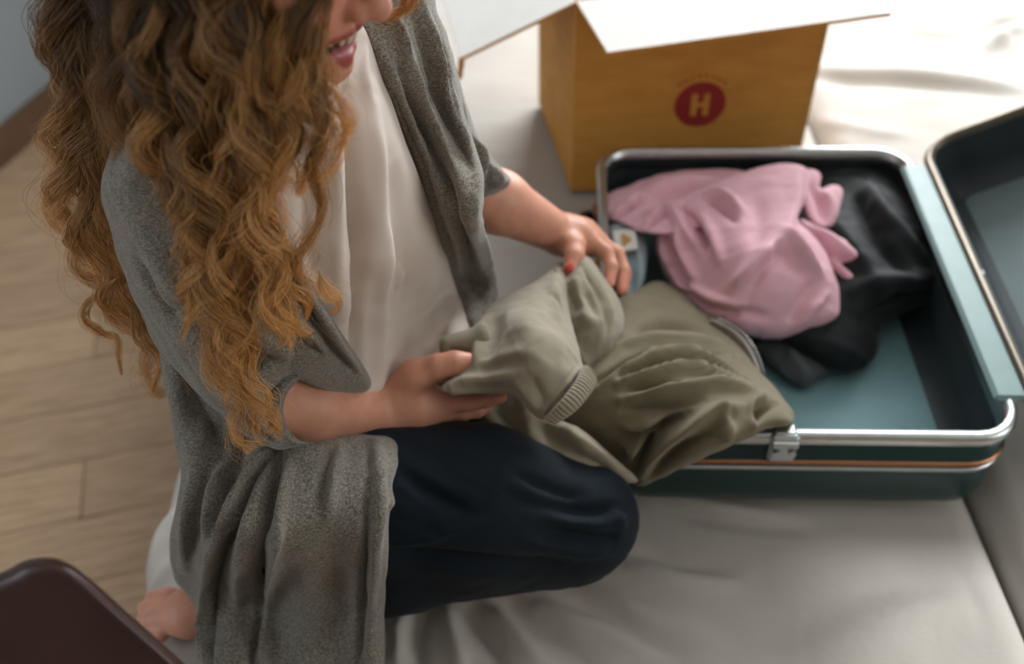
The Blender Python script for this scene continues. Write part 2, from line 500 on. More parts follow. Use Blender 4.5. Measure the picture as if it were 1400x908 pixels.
# ================================================================== the bed: two mattresses side by side
M_sheet = Mat('white_cotton_sheet', srgb(208, 205, 200), .85, 0, .2)
M_sheet.color(M_sheet.ramp(M_sheet.noise(5, 3), [(.3, srgb(180, 175, 167)), (.7, srgb(190, 186, 179))]))
M_sheet.bump(M_sheet.noise(60, 4), .25, .004); M_sheet.bump(M_sheet.noise(900, 1), .15, .0004); M_sheet.sheen(.1)
M_base = fabric('bed_base_fabric', srgb(150, 146, 140))
bed = empty('bed', (.54, 1.5, FLOOR)); tag(bed, 'wide bed of two mattresses pushed together under creased white sheets', 'bed')
BED_Y0, BED_Y1 = .435, 2.62
def grid_sheet(x0, x1, y0, y1, n, m, zfun):
    # a mattress top that rolls over its edges and hangs down the sides
    r = .05; drop = .20
    def prof(t0, t1, n):
        s = np.linspace(t0-r*1.57-drop+r, t1+r*1.57+drop-r, n); p = np.empty(n); z = np.zeros(n)
        for i, q in enumerate(s):
            if q < t0: a = min((t0-q)/r, 1.5708); p[i] = t0-r*math.sin(a); z[i] = -r*(1-math.cos(a))-max(0, t0-q-r*1.5708)
            elif q > t1: a = min((q-t1)/r, 1.5708); p[i] = t1+r*math.sin(a); z[i] = -r*(1-math.cos(a))-max(0, q-t1-r*1.5708)
            else: p[i] = q
        return p, z
    px, zx = prof(x0+r, x1-r, n); py, zy = prof(y0+r, y1-r, m)
    X, Y = np.meshgrid(px, py, indexing='ij'); Z = zx[:, None]+zy[None]
    Z = np.maximum(Z, -drop)
    V = np.stack([X, Y, Z], -1).reshape(-1, 3)
    flat = np.exp(-(Z.ravel()/-.03).clip(0, 9))
    V[:, 2] += zfun(V)*flat
    i, j = np.meshgrid(np.arange(n-1), np.arange(m-1), indexing='ij'); a = (i*m+j).ravel()
    return V, np.stack([a, a+m, a+m+1, a+1], -1)
def soft(V):
    z = waves(V*[1, 1, 0], .45, 3)*.004+waves(V*[1, 1.5, 0], .16, 4)*.0018
    x, y = V[:, 0], V[:, 1]
    z -= .018*np.exp(-(((x-.10)/.20)**2+((y-.70)/.16)**2))            # pressed down by her knees
    z -= .010*np.exp(-(((x-.38)/.33)**4+((y-1.05)/.36)**4))           # and by the suitcase
    return z-.006
XS = .612
V, F = grid_sheet(-.485, XS-.002, BED_Y0, BED_Y1, 230, 340, soft)
sh = [('r', [(560, 835), (545, 870), (540, 920)], 12, 9), ('v', [(585, 830), (575, 870), (580, 920)], 9, 8),
      ('r', [(610, 832), (620, 870), (640, 925)], 13, 9), ('v', [(640, 830), (660, 860), (690, 915)], 10, 7),
      ('r', [(665, 828), (700, 865), (760, 915)], 14, 8), ('v', [(690, 826), (740, 860), (820, 905)], 10, 6),
      ('r', [(725, 822), (790, 850), (900, 900)], 14, 6), ('r', [(800, 805), (870, 830), (980, 870)], 14, 4),
      ('v', [(770, 815), (840, 845), (930, 890)], 11, 4), ('r', [(848, 770), (920, 790), (1010, 800)], 16, 5),
      ('v', [(860, 750), (920, 770), (1000, 782)], 10, 4), ('r', [(870, 665), (950, 690), (1090, 712)], 12, 6),
      ('v', [(880, 680), (960, 706), (1090, 725)], 9, 5), ('r', [(1100, 900), (1250, 840), (1330, 830)], 30, 5),
      ('r', [(540, 850), (520, 880), (515, 930)], 10, 8), ('v', [(530, 845), (528, 880), (530, 920)], 7, 6),
      ('r', [(640, 210), (690, 300), (730, 330)], 16, 5), ('r', [(180, 800), (200, 760), (235, 700)], 12, 6), ('v', [(195, 820), (215, 775), (240, 730)], 9, 5),
      ('r', [(240, 880), (260, 845), (290, 830)], 10, 6), ('r', [(200, 830), (220, 790), (236, 760)], 8, 5)]
V = apply_strokes(V, F, sh, 1.7)
sheet1 = obj('fitted_sheet', V, F, M_sheet.m, bed)
V, F = grid_sheet(XS+.002, 1.72, BED_Y0, BED_Y1, 180, 300, lambda V: waves(V*[1, 1, 0], .4, 9)*.005+waves(V*[1, 1.5, 0], .15, 5)*.002-.004)
V = apply_strokes(V, F, [('r', [(1080, 95), (1250, 100), (1400, 118)], 12, 12), ('v', [(1080, 108), (1250, 112), (1400, 130)], 10, 9), ('r', [(1340, 70), (1370, 45), (1400, 35)], 12, 16), ('v', [(1330, 60), (1365, 32), (1400, 22)], 9, 12), ('r', [(1150, 30), (1280, 42), (1400, 60)], 12, 7), ('r', [(1110, 160), (1180, 175), (1250, 185)], 12, 6)])
obj('fitted_sheet', V, F, M_sheet.m, bed)
MB().box((-.47, BED_Y0+.02, FLOOR+.06), (1.70, BED_Y1-.02, -.18), None, .01).build('bed_base', M_base.m, bed)
M_wood = plain('dark_wood', srgb(74, 52, 38), .5)
for x in (-.42, 1.65):
    for y in (BED_Y0+.06, BED_Y1-.08):
        MB().box((x-.025, y-.025, FLOOR), (x+.025, y+.025, FLOOR+.06), None, .004).build('leg', M_wood.m, bed)

# ================================================================== the suitcase
M_teal = plain('teal_shell', srgb(11, 52, 50), .32, var=.1, scale=8)
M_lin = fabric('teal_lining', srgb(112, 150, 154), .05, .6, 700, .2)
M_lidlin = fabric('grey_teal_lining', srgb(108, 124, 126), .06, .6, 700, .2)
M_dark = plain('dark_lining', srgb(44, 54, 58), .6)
M_alu = plain('brushed_aluminium', srgb(198, 204, 204), .34, 1, .06, 60)
M_copper = plain('copper_trim', srgb(180, 128, 96), .4, 1, .06, 60)
M_blk = plain('black_plastic', srgb(22, 24, 26), .45)
CW, CL, CR = .495, .60, .055
case_c = Vector((.381, 1.048, .004)); case_a = math.radians(-3.4)
CM = Matrix.Translation(case_c) @ Matrix.Rotation(case_a, 4, 'Z')
def rrect(w, l, r, n=7):
    out = []
    for cx, cy, a0 in ((w/2-r, l/2-r, 0), (-w/2+r, l/2-r, 90), (-w/2+r, -l/2+r, 180), (w/2-r, -l/2+r, 270)):
        for i in range(n): 
            a = math.radians(a0+90*i/(n-1)); out.append((cx+r*math.cos(a), cy+r*math.sin(a)))
    return out
def shell(rings, M, capfirst=False, caplast=False):
    # rings: (inset, z)
    b = MB(); n = 28; V = []
    for ins, z in rings: V += [tuple(M @ Vector((x, y, z))) for x, y in rrect(CW-2*ins, CL-2*ins, max(CR-ins, .012))]
    F = []
    for k in range(len(rings)-1):
        for j in range(n): F.append((k*n+j, k*n+(j+1) % n, (k+1)*n+(j+1) % n, (k+1)*n+j))
    if capfirst: F.append(tuple(range(n-1, -1, -1)))
    if caplast: F.append(tuple(range((len(rings)-1)*n, len(rings)*n)))
    return b.add(V, F)
HZ = .152
case = empty('suitcase', (case_c.x, case_c.y, 0)); tag(case, 'open teal hard shell suitcase with aluminium rim and metal latch, clothes inside', 'suitcase')
shell([(.035, 0), (.02, .004), (.006, .016), (0, .036), (0, HZ-.004), (.004, HZ-.004)], CM, True).build('shell', M_teal.m, case, True)
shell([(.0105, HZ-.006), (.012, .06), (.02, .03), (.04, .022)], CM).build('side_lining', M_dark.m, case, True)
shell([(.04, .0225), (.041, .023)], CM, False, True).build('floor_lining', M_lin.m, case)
shell([(-.002, HZ-.014), (-.004, HZ-.006), (-.002, HZ+.002), (.003, HZ+.004), (.010, HZ+.002), (.0125, HZ-.03), (.0115, HZ-.03)], CM).build('rim', M_alu.m, case, True)
shell([(.0, .098), (-.003, .099), (-.003, .104), (.0, .105)], CM).build('trim_strip', M_copper.m, case, True)
shell([(.0, .086), (-.002, .087), (-.002, .091), (.0, .092)], CM).build('trim_strip', M_alu.m, case, True)
# latch on the near side, handle on the far left side
lx = (CM.inverted() @ Vector(PZ(1072, 600, HZ))).x
lt = MB().box((lx-.017, -CL/2-.010, HZ-.040), (lx+.017, -CL/2+.002, HZ+.008), CM, .004).box((lx-.014, -CL/2-.006, HZ+.002), (lx+.014, -CL/2+.012, HZ+.010), CM, .003)
la = lt.build('latch', M_alu.m, case)
for s in (-.009, .009): MB().tube([CM @ Vector((lx+s, -CL/2-.018, HZ-.014)), CM @ Vector((lx+s, -CL/2-.009, HZ-.014))], .0045, 10).build('rivet', M_alu.m, la)
MB().tube([CM @ Vector((lx-.015, -CL/2-.011, HZ-.003)), CM @ Vector((lx+.015, -CL/2-.011, HZ-.003))], .005, 10).build('hinge_pin', M_alu.m, la)
hd = []
for t in np.linspace(0, 1, 11): hd.append(CM @ Vector((-CW/2-.004-.034*math.sin(math.pi*t)**.5, .07+.14*t, .085+.02*math.sin(math.pi*t))))
h = MB().tube(hd, .010, 8).build('handle', M_blk.m, case, True)
for t in (.07, .21): MB().box((-CW/2-.010, t-.014, .07), (-CW/2+.002, t+.014, .10), CM, .003).build('handle_mount', M_copper.m, h)
# hinge flange and lid
LA = math.radians(27)
LM = CM @ Matrix.Translation((CW/2+.012, 0, HZ+.004)) @ Matrix.Rotation(-LA, 4, 'Y') @ Matrix.Translation((CW/2+.006, 0, 0))
MB().box((CW/2-.022, -CL/2+.058, HZ-.004), (CW/2+.020, CL/2-.052, HZ+.007), CM, .005).build('hinge_strip', plain('pale_teal_flange', srgb(122, 150, 149), .42, 0, .05).m, case)
lid = shell([(.012, -.004), (.004, -.002), (0, -.006), (0, -.085), (.008, -.108), (.03, -.118)], LM, False, True)
lid.build('lid_shell', M_teal.m, case, True)
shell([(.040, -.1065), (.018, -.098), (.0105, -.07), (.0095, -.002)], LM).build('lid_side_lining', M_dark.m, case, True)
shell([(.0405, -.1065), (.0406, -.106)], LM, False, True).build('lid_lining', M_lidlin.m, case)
shell([(-.002, -.010), (-.003, -.002), (.003, .004), (.010, .002), (.011, -.010)], LM).build('lid_rim', plain('bronze_rim', srgb(120, 112, 100), .35, .9, .05).m, case, True)
# a small round stud on the hinge flange
sp_ = Vector(PZ(1339, 373, HZ+.012)); 
MB().tube([sp_-Vector((0, 0, .006)), sp_+Vector((0, 0, .002))], [.0075, .006], 14).build('hinge_stud', M_white.m, case)

# ================================================================== the cardboard box
M_kraft = Mat('kraft_cardboard', srgb(196, 138, 62), .75, 0, .2)
M_kraft.color(M_kraft.ramp(M_kraft.noise(16, 4, .6, (1, 1, 3)), [(.3, srgb(188, 130, 56)), (.7, srgb(203, 146, 70))]))
M_inner = plain('white_board', srgb(232, 230, 226), .7, 0, .02)
cbox = empty('cardboard_box', (.32, 1.6, 0)); tag(cbox, 'open brown cardboard box with white inside and a red round H mark', 'box')
T = .006
def panel(name, quad, n, parent=None, edge=None):
    # a board between four corners, kraft outside and white inside; n points outwards
    q = [Vector(v) for v in quad]; n = Vector(n).normalized()
    V = [tuple(v) for v in q]+[tuple(v-n*T) for v in q]
    F = [(0, 1, 2, 3), (4, 7, 6, 5), (0, 4, 5, 1), (1, 5, 6, 2), (2, 6, 7, 3), (3, 7, 4, 0)]
    m = mesh_from(name, V, F, False); m.materials.append(M_kraft.m); m.materials.append(M_inner.m)
    m.polygons[1].material_index = 1
    return link(name, m, None, parent or cbox)
BFL, BFR = Vector((.116, 1.452, .002)), Vector((.522, 1.460, .002))
bdir = Vector((-.046, .30, 0)); BBL, BBR = BFL+bdir, BFR+bdir; UP = Vector((.002, .0, .360))
nx = Vector((.30, .046, 0)).normalized()
fw_ = panel('front_wall', [BFL, BFR, BFR+UP, BFL+UP], (0, -1, 0))
panel('back_wall', [BBR, BBL, BBL+UP, BBR+UP], (0, 1, 0)); panel('side_wall', [BBL, BFL, BFL+UP, BBL+UP], -nx); panel('side_wall', [BFR, BBR, BBR+UP, BFR+UP], nx)
panel('bottom', [BFL, BBL, BBR, BFR], (0, 0, -1))
e1, e2 = Vector((.154, 1.318, .349)), Vector((.566, 1.335, .387))
panel('flap', [BFL+UP, BFR+UP, e2, e1], (0, .1, -1))
l1, l2 = Vector(PZ(630, 84, .295)), Vector(PZ(628, 84, .295))+Vector((-.05, .33, .01))
fl_ = panel('flap', [BBL+UP, BFL+UP, l1, l2], (.1, 0, -1))
l3 = l1+Vector((-.006, .006, -.035)); l4 = l2+Vector((-.006, .006, -.035))
panel('folded_edge', [l1, l1+(l2-l1)*.05, l3+(l4-l3)*.05, l3], (-1, 0, 0), fl_)
panel('flap', [BBR+UP, BBL+UP, BBL+UP+Vector((.01, .13, .06)), BBR+UP+Vector((-.01, .13, .06))], (0, .4, -1))
panel('flap', [BFR+UP, BBR+UP, BBR+UP+Vector((.16, .0, .05)), BFR+UP+Vector((.17, .03, .05))], (-.1, 0, -1))
# printing on the front wall: a red disc with an H left blank in it, and a small arched line of print above
M_red = plain('red_print', srgb(140, 30, 27), .7, 0, .06)
fo = CO; 
def on_front(px, py):
    d = P(px, py, 1.0)-CO; n = Vector((0.02, -1, 0)).normalized()
    t = (BFL-Vector(CO)).dot(n)/Vector(d).dot(n); return Vector(CO)+Vector(d)*t
c = on_front(957, 143); ex = (BFR-BFL).normalized(); ez = UP.normalized(); en = ex.cross(ez)
def disc(name, pts, off, mat, parent):
    q = [c+ex*a+ez*b for a, b in pts]; n = len(q)
    V = [tuple(v+en*off) for v in q]+[tuple(v+en*(off-.0004)) for v in q]
    return obj(name, V, [tuple(range(n)), tuple(range(2*n-1, n-1, -1))]+[(i, i+n, (i+1) % n+n, (i+1) % n) for i in range(n)], mat, parent, False)
R_ = .0435
em = disc('printed_emblem', [(R_*math.cos(i*math.pi/20), R_*math.sin(i*math.pi/20)) for i in range(40)], .0007, M_red.m, fw_)
hw, hh, st = .0155, .021, .0105
H = [(-hw, -hh), (-hw+st, -hh), (-hw+st, -st*.4), (hw-st, -st*.4), (hw-st, -hh), (hw, -hh), (hw, hh), (hw-st, hh), (hw-st, st*.4), (-hw+st, st*.4), (-hw+st, hh), (-hw, hh)]
disc('letter_H', H, .0013, M_kraft.m, em)
for i in range(8):
    a = math.radians(133-i*12.3); r0, r1 = .052, .058; w_ = .0042
    q = [(r0*math.cos(a)-w_*math.sin(a), r0*math.sin(a)+w_*math.cos(a)-.0), (r0*math.cos(a)+w_*math.sin(a)*.6, r0*math.sin(a)-w_*math.cos(a)*.6), (r1*math.cos(a)+w_*math.sin(a)*.6, r1*math.sin(a)-w_*math.cos(a)*.6), (r1*math.cos(a)-w_*math.sin(a), r1*math.sin(a)+w_*math.cos(a))]
    disc('print_mark', q, .0006, plain('faded_red_print', srgb(176, 84, 40), .7).m if i == 0 else bpy.data.materials['faded_red_print'], fw_)

# ================================================================== the leather chair at the near corner
M_lea = Mat('brown_leather', srgb(66, 42, 38), .36, 0, .5)
M_lea.color(M_lea.ramp(M_lea.noise(9, 4), [(.3, srgb(54, 33, 29)), (.7, srgb(70, 44, 39))])); M_lea.bump(M_lea.noise(420, 3), .25, .0006)
chair = empty('leather_chair', (-.50, .20, FLOOR)); tag(chair, 'dark brown leather chair back with rounded corner beside the bed', 'chair')
cd = [(60, 770, .70), (250, 905, .735), (-150, 770, .70), (100, 1100, .80), (-150, 1100, .80), (300, 1100, .81)]
V, F = cloth([(-440, 960), (-385, 905), (-250, 862), (-100, 816), (0, 783), (32, 767), (64, 762), (94, 770), (128, 795), (175, 838), (250, 905), (330, 985), (400, 1080), (420, 1180), (-300, 1220), (-430, 1080)], cd, .024, 26, 4.0, sm=3)
obj('backrest', V, F, M_lea.m, chair)
sz = -.10
MB().box((-.62, -.06, sz-.06), (-.10, .30, sz), None, .03).build('seat', M_lea.m, chair)
for x, y in ((-.58, -.02), (-.14, -.02), (-.58, .27), (-.14, .27)):
    MB().tube([(x, y, FLOOR), (x, y, sz-.055)], [.014, .02], 10).build('leg', M_wood.m, chair)
for x in (-.50, -.22): MB().box((x-.02, .25, sz-.03), (x+.02, .30, .22), None, .004).build('back_post', M_wood.m, chair)

# ================================================================== the clothes in the suitcase
Z = DZ
def zc(*pts): return [(x, y, DZ(x, y, z)) for x, y, z in pts]
M_olive = fabric('olive_sweat_fabric', srgb(140, 132, 113), .06, .9, 1100, .25)
M_olive2 = fabric('dark_olive_cotton', srgb(114, 106, 84), .08, .85, 800, .15)
M_pink = fabric('pink_cotton', srgb(226, 178, 190), .04, .75, 900, .15)
M_black = fabric('black_cloth', srgb(15, 21, 24), .1, .7, 600, .1)
M_grey = fabric('charcoal_cloth', srgb(70, 76, 78), .1, .8)
M_pale = fabric('pale_blue_cloth', srgb(150, 166, 172), .08, .8)

# black jacket heaped in the back corner
V, F = cloth([(1100, 232), (1150, 222), (1205, 238), (1245, 275), (1282, 318), (1304, 372), (1290, 402), (1245, 424), (1205, 445), (1195, 492), (1160, 512), (1120, 500), (1070, 470), (1020, 440), (960, 380), (1000, 300), (1060, 255)],
    zc((1120, 240, .10), (1300, 370, .075), (1200, 500, .035), (1000, 380, .07), (1200, 330, .115), (1150, 420, .08)), .045, 45, 4,
    [('r', [(1185, 250), (1215, 300), (1262, 345)], 10, 9), ('v', [(1165, 260), (1195, 320), (1250, 375)], 10, 9), ('r', [(1150, 400), (1215, 380), (1290, 385)], 12, 8), ('v', [(1180, 440), (1230, 410), (1285, 395)], 9, 7), ('r', [(1130, 290), (1170, 340), (1200, 390)], 12, 7)], [(.05, .004)], seed=1, gain=1.5)
jk = obj('black_jacket', V, F, M_black); tag(jk, 'black jacket bunched in the suitcase behind the pink shirt', 'jacket')
V, F = cloth([(1030, 468), (1080, 446), (1190, 440), (1204, 462), (1196, 490), (1165, 508), (1128, 514), (1100, 530), (1070, 516), (1046, 492)],
    zc((1040, 480, .045), (1190, 450, .06), (1100, 528, .036), (1190, 495, .04)), .016, 22, 3.5,
    [('r', [(1070, 470), (1090, 495), (1100, 522)], 9, 6), ('v', [(1110, 460), (1135, 490), (1150, 508)], 9, 6), ('r', [(1150, 455), (1170, 480), (1175, 500)], 9, 6)], [(.03, .002)], seed=2)
gt = obj('charcoal_top', V, F, M_grey); tag(gt, 'crumpled charcoal grey top poking out below the pink shirt', 'top')

# pink shirt: body, back part, collar and sleeve ends
zA = zc((1080, 235, .185), (950, 300, .16), (1060, 455, .085), (1140, 420, .10), (920, 370, .10), (1040, 340, .185), (1110, 300, .17), (1000, 420, .12))
A = cloth([(915, 290), (948, 262), (1005, 240), (1050, 226), (1092, 226), (1106, 238), (1104, 270), (1092, 300), (1112, 322), (1136, 362), (1153, 431), (1108, 452), (1058, 464), (1005, 455), (958, 434), (928, 404), (906, 368), (896, 330)], zA, .03, 22, 3.0,
    [('s', [(1112, 352), (1080, 318), (1094, 280), (1100, 238)], 16, 12), ('r', [(1066, 312), (1090, 340), (1126, 372)], 7, 9), ('v', [(1056, 330), (1078, 352), (1112, 385)], 10, 6), ('r', [(1000, 392), (1036, 352), (1072, 318)], 9, 9), ('v', [(1020, 398), (1048, 366), (1070, 345)], 8, 6),
     ('s', [(955, 335), (935, 298), (920, 276)], 12, 16), ('v', [(938, 290), (952, 312), (962, 340)], 5, 12), ('s', [(938, 402), (915, 350), (905, 312)], 10, 14), ('r', [(924, 305), (934, 345), (950, 385)], 6, 10), ('v', [(912, 325), (922, 368), (945, 405)], 5, 10), ('r', [(950, 290), (972, 320), (985, 360)], 7, 6),
     ('v', [(958, 268), (985, 280), (1004, 300)], 5, 9), ('r', [(965, 258), (992, 268), (1015, 286)], 6, 9), ('v', [(925, 395), (960, 418), (1000, 432)], 5, 8), ('r', [(930, 385), (965, 405), (1010, 420)], 6, 7), ('v', [(975, 440), (1010, 430), (1050, 436)], 7, 5), ('r', [(990, 260), (1020, 252), (1060, 244)], 8, 5),
     ('v', [(1120, 385), (1100, 412), (1080, 448)], 9, 6), ('r', [(1136, 400), (1112, 425), (1096, 450)], 6, 5), ('v', [(1030, 260), (1038, 300), (1030, 340)], 14, 5)], [(.07, .002), (.025, .0012)], seed=3, gain=1.25, sm=1)
Bk = cloth([(820, 280), (832, 264), (868, 250), (905, 238), (965, 230), (1010, 233), (1045, 245), (1000, 290), (940, 318), (890, 320), (850, 306), (830, 296)],
    zc((830, 280, .13), (1000, 238, .15), (900, 300, .15), (940, 260, .15)), .02, 22, 3.5,
    [('s', [(840, 296), (872, 272), (905, 270)], 9, 12), ('s', [(880, 312), (905, 290), (938, 286)], 9, 12), ('v', [(860, 300), (890, 284), (915, 282)], 5, 9), ('r', [(880, 258), (930, 250), (990, 245)], 10, 8), ('v', [(890, 268), (940, 262), (985, 258)], 7, 7), ('r', [(920, 285), (950, 270), (980, 262)], 8, 7)], [(.04, .003)], seed=4, gain=1.7)
C1 = cloth([(1090, 236), (1112, 231), (1123, 240), (1121, 258), (1138, 252), (1152, 258), (1150, 280), (1138, 310), (1112, 306), (1098, 282)], zc((1100, 240, .165), (1150, 260, .15), (1140, 305, .14), (1105, 300, .15)), .011, 12, 3,
    [('v', [(1110, 250), (1124, 270), (1128, 300)], 6, 9), ('r', [(1120, 258), (1138, 270), (1140, 300)], 6, 6)], seed=5)
D1 = cloth([(1092, 298), (1122, 312), (1160, 330), (1184, 350), (1199, 374), (1172, 392), (1146, 406), (1134, 380), (1118, 350), (1100, 326)], zc((1095, 300, .15), (1195, 372, .12), (1145, 400, .105), (1140, 330, .145)), .013, 14, 3,
    [('v', [(1108, 318), (1140, 350), (1188, 372)], 7, 10), ('r', [(1104, 305), (1150, 332), (1192, 366)], 7, 7), ('v', [(1120, 340), (1138, 368), (1150, 395)], 6, 6), ('r', [(1118, 330), (1146, 360), (1170, 385)], 7, 7)], seed=6)
sh_ = obj('pink_shirt', *A, M_pink)
tag(sh_, 'bright pink crumpled cotton shirt on top of the clothes in the suitcase', 'shirt')
obj('shirt_back', *Bk, M_pink, sh_); obj('collar', *C1, M_pink, sh_); obj('sleeve', *D1, M_pink, sh_)

# pale garment with a white label at the far left of the case
V, F = cloth([(832, 312), (850, 304), (874, 308), (884, 330), (884, 365), (876, 398), (856, 408), (842, 392), (834, 350)], zc((850, 310, .13), (860, 400, .11), (880, 350, .12)), .014, 12, 3,
    [('v', [(852, 360), (862, 380), (866, 402)], 6, 9), ('r', [(842, 350), (848, 380), (852, 400)], 5, 6), ('r', [(874, 330), (876, 360), (872, 392)], 5, 6)], seed=7)
pj = obj('folded_garment', V, F, M_pale); tag(pj, 'pale blue folded garment with white label and gold motif', 'clothing')
lq = [P(x, y, DZ(x, y, .145)) for x, y in ((838, 316), (868, 314), (872, 340), (842, 345))]
ln = np.cross(lq[1]-lq[0], lq[3]-lq[0]); ln = -ln/np.linalg.norm(ln); ln *= np.sign(ln[2])
def patch(name, q, th, mat, parent):
    n = len(q); V = [v+ln*th for v in q]+[v-ln*.002 for v in q]
    return obj(name, V, [tuple(range(n)), tuple(range(2*n-1, n-1, -1))]+[(i, i+n, (i+1) % n+n, (i+1) % n) for i in range(n)], mat, parent, False)
lb = patch('label', lq, .001, plain('label_white', srgb(214, 212, 206), .6, 0, .03), pj)
cc = sum(lq)/4; exx = (lq[1]-lq[0])/2; eyy = (lq[0]-lq[3])/2
patch('gold_motif', [cc+exx*.42*math.cos(t)*(1+.25*math.cos(3*t))+eyy*.5*math.sin(t)*(1+.25*math.cos(3*t)) for t in np.linspace(0, 6.28, 18, endpoint=False)], .002, plain('gold_print', srgb(176, 136, 66), .5, 0, .1), lb)

# olive jacket half out of the case, over its rim
zJ = zc((860, 420, .15), (910, 395, .115), (1000, 470, .12), (1080, 570, .165), (1000, 590, .185), (940, 520, .20), (870, 655, .085), (930, 635, .14), (840, 560, .19), (780, 560, .17), (800, 620, .12))
V, F = cloth([(836, 420), (868, 398), (900, 384), (930, 398), (975, 434), (1012, 462), (1030, 500), (1062, 532), (1084, 562), (1082, 582), (1050, 586), (1012, 604), (960, 628), (908, 652), (874, 664), (850, 648), (810, 636), (766, 606), (760, 560), (800, 500)], zJ, .028, 20, 3.0,
    [('s', [(1010, 484), (940, 480), (873, 488), (812, 520)], 12, 14), ('v', [(815, 520), (873, 486), (935, 481), (1000, 486)], 6, 12),
     ('v', [(876, 450), (915, 440), (952, 446)], 12, 8), ('r', [(850, 470), (905, 462), (985, 466)], 10, 6),
     ('r', [(856, 506), (905, 492), (958, 492), (1016, 512)], 6, 7), ('v', [(848, 514), (900, 501), (958, 498), (1010, 517)], 4, 6),
     ('r', [(842, 524), (899, 511), (958, 505), (1031, 525)], 6, 7), ('v', [(862, 528), (905, 524), (942, 524)], 6, 9),
     ('r', [(850, 545), (909, 534), (985, 524), (1040, 535)], 8, 7), ('v', [(850, 560), (905, 552), (960, 540)], 6, 6),
     ('r', [(876, 652), (905, 612), (965, 566), (1010, 556)], 9, 9), ('v', [(884, 655), (925, 618), (985, 585)], 8, 6), ('v', [(868, 640), (888, 598), (940, 562)], 7, 9),
     ('r', [(852, 585), (880, 580), (905, 572)], 6, 7), ('v', [(850, 596), (878, 592), (900, 584)], 5, 6), ('r', [(848, 608), (872, 604), (895, 598)], 6, 7), ('r', [(860, 630), (868, 606), (882, 590)], 6, 6),
     ('s', [(1034, 590), (1030, 560), (1048, 540)], 9, 9), ('v', [(1028, 572), (1040, 556), (1060, 548)], 6, 7), ('r', [(985, 560), (995, 585), (990, 605)], 9, 5)], [(.05, .002)], seed=8, gain=1.9)
oj = obj('olive_jacket', V, F, M_olive2); tag(oj, 'creased dark olive jacket spilling over the near rim of the suitcase', 'jacket')
M_tape = fabric('zip_tape', srgb(150, 143, 136), .06)
M_zip = plain('zip_metal', srgb(150, 150, 148), .35, .9, .05)
zl = [(972, 438, .135), (1000, 452, .135), (1020, 472, .135), (1032, 496, .13), (1037, 514, .125)]
zp = spline([P(x, y, DZ(x, y, z)) for x, y, z in zl], 6)
MB().tube(zp, .0036, 8).build('zip_tape', M_tape, oj, True)
zo = spline([P(x+7, y-3, DZ(x+7, y-3, z)) for x, y, z in zl], 6)
MB().tube(zo, .0018, 8).build('zip_teeth', M_zip, oj, True)

# ================================================================== the sweatshirt she holds up
N_sw = [(.03, .0012)]
S1 = cloth([(640, 470), (652, 434), (668, 417), (700, 400), (735, 383), (763, 360), (779, 366), (782, 385), (778, 410), (780, 434), (787, 458), (793, 482), (795, 497), (800, 506), (790, 525), (772, 548), (752, 572), (736, 572), (722, 560), (711, 546), (696, 538), (674, 539), (637, 538), (603, 533), (620, 514), (640, 494)],
    [(603, 533, 1.095), (645, 492, 1.12), (674, 538, 1.11), (660, 440, 1.20), (700, 402, 1.24), (770, 365, 1.285), (778, 430, 1.22), (700, 470, 1.12), (790, 500, 1.135), (745, 570, 1.10), (740, 490, 1.10), (745, 430, 1.165)], [(610, 530, .010), (650, 500, .014), (720, 480, .036), (770, 400, .022), (760, 540, .030), (680, 420, .024)], 26, 2.2,
    [('r', [(645, 492), (655, 460), (662, 430)], 8, 7), ('v', [(655, 490), (672, 455), (676, 428)], 14, 7), ('r', [(605, 533), (655, 518), (720, 510)], 11, 6), ('v', [(650, 508), (680, 500), (720, 490)], 10, 5), ('v', [(615, 534), (660, 532), (692, 530)], 6, 4),
     ('r', [(690, 425), (730, 450), (782, 470)], 26, 6), ('v', [(680, 470), (720, 455), (765, 430)], 18, 3), ('r', [(700, 520), (722, 545), (738, 566)], 8, 5), ('v', [(725, 520), (738, 540), (748, 562)], 7, 4), ('v', [(755, 400), (766, 412), (770, 425)], 6, 6), ('r', [(765, 372), (760, 400), (770, 440)], 9, 5),
     ('s', [(796, 498), (778, 524), (760, 545), (740, 570)], 8, 3)], N_sw, seed=11)
S1b = cloth([(600, 476), (603, 463), (618, 456), (640, 450), (662, 440), (672, 470), (650, 496), (622, 494), (606, 488)], [(605, 475, 1.128), (660, 460, 1.145), (640, 490, 1.14)], .017, 18, 2.4, [('v', [(610, 482), (630, 484), (648, 486)], 7, 5)], seed=12)
S2 = cloth([(758, 366), (772, 376), (782, 362), (794, 350), (808, 354), (826, 380), (843, 404), (853, 430), (850, 456), (839, 480), (822, 500), (806, 511), (790, 504), (778, 480), (764, 430)],
    [(790, 360, 1.285), (850, 430, 1.285), (810, 505, 1.235), (780, 430, 1.25), (815, 430, 1.245), (830, 470, 1.25)], .032, 24, 2.4,
    [('v', [(797, 360), (814, 388), (827, 412), (834, 440), (832, 462)], 3.2, 4.5), ('r', [(806, 358), (824, 388), (838, 416), (842, 445)], 6, 2.5), ('r', [(790, 372), (788, 400), (800, 425)], 8, 6), ('v', [(775, 378), (780, 400), (790, 430)], 9, 8), ('v', [(800, 395), (810, 410), (818, 432)], 9, 5), ('r', [(786, 420), (800, 432), (822, 440)], 9, 5), ('v', [(788, 460), (806, 476), (826, 476)], 16, 7)], N_sw, seed=13)
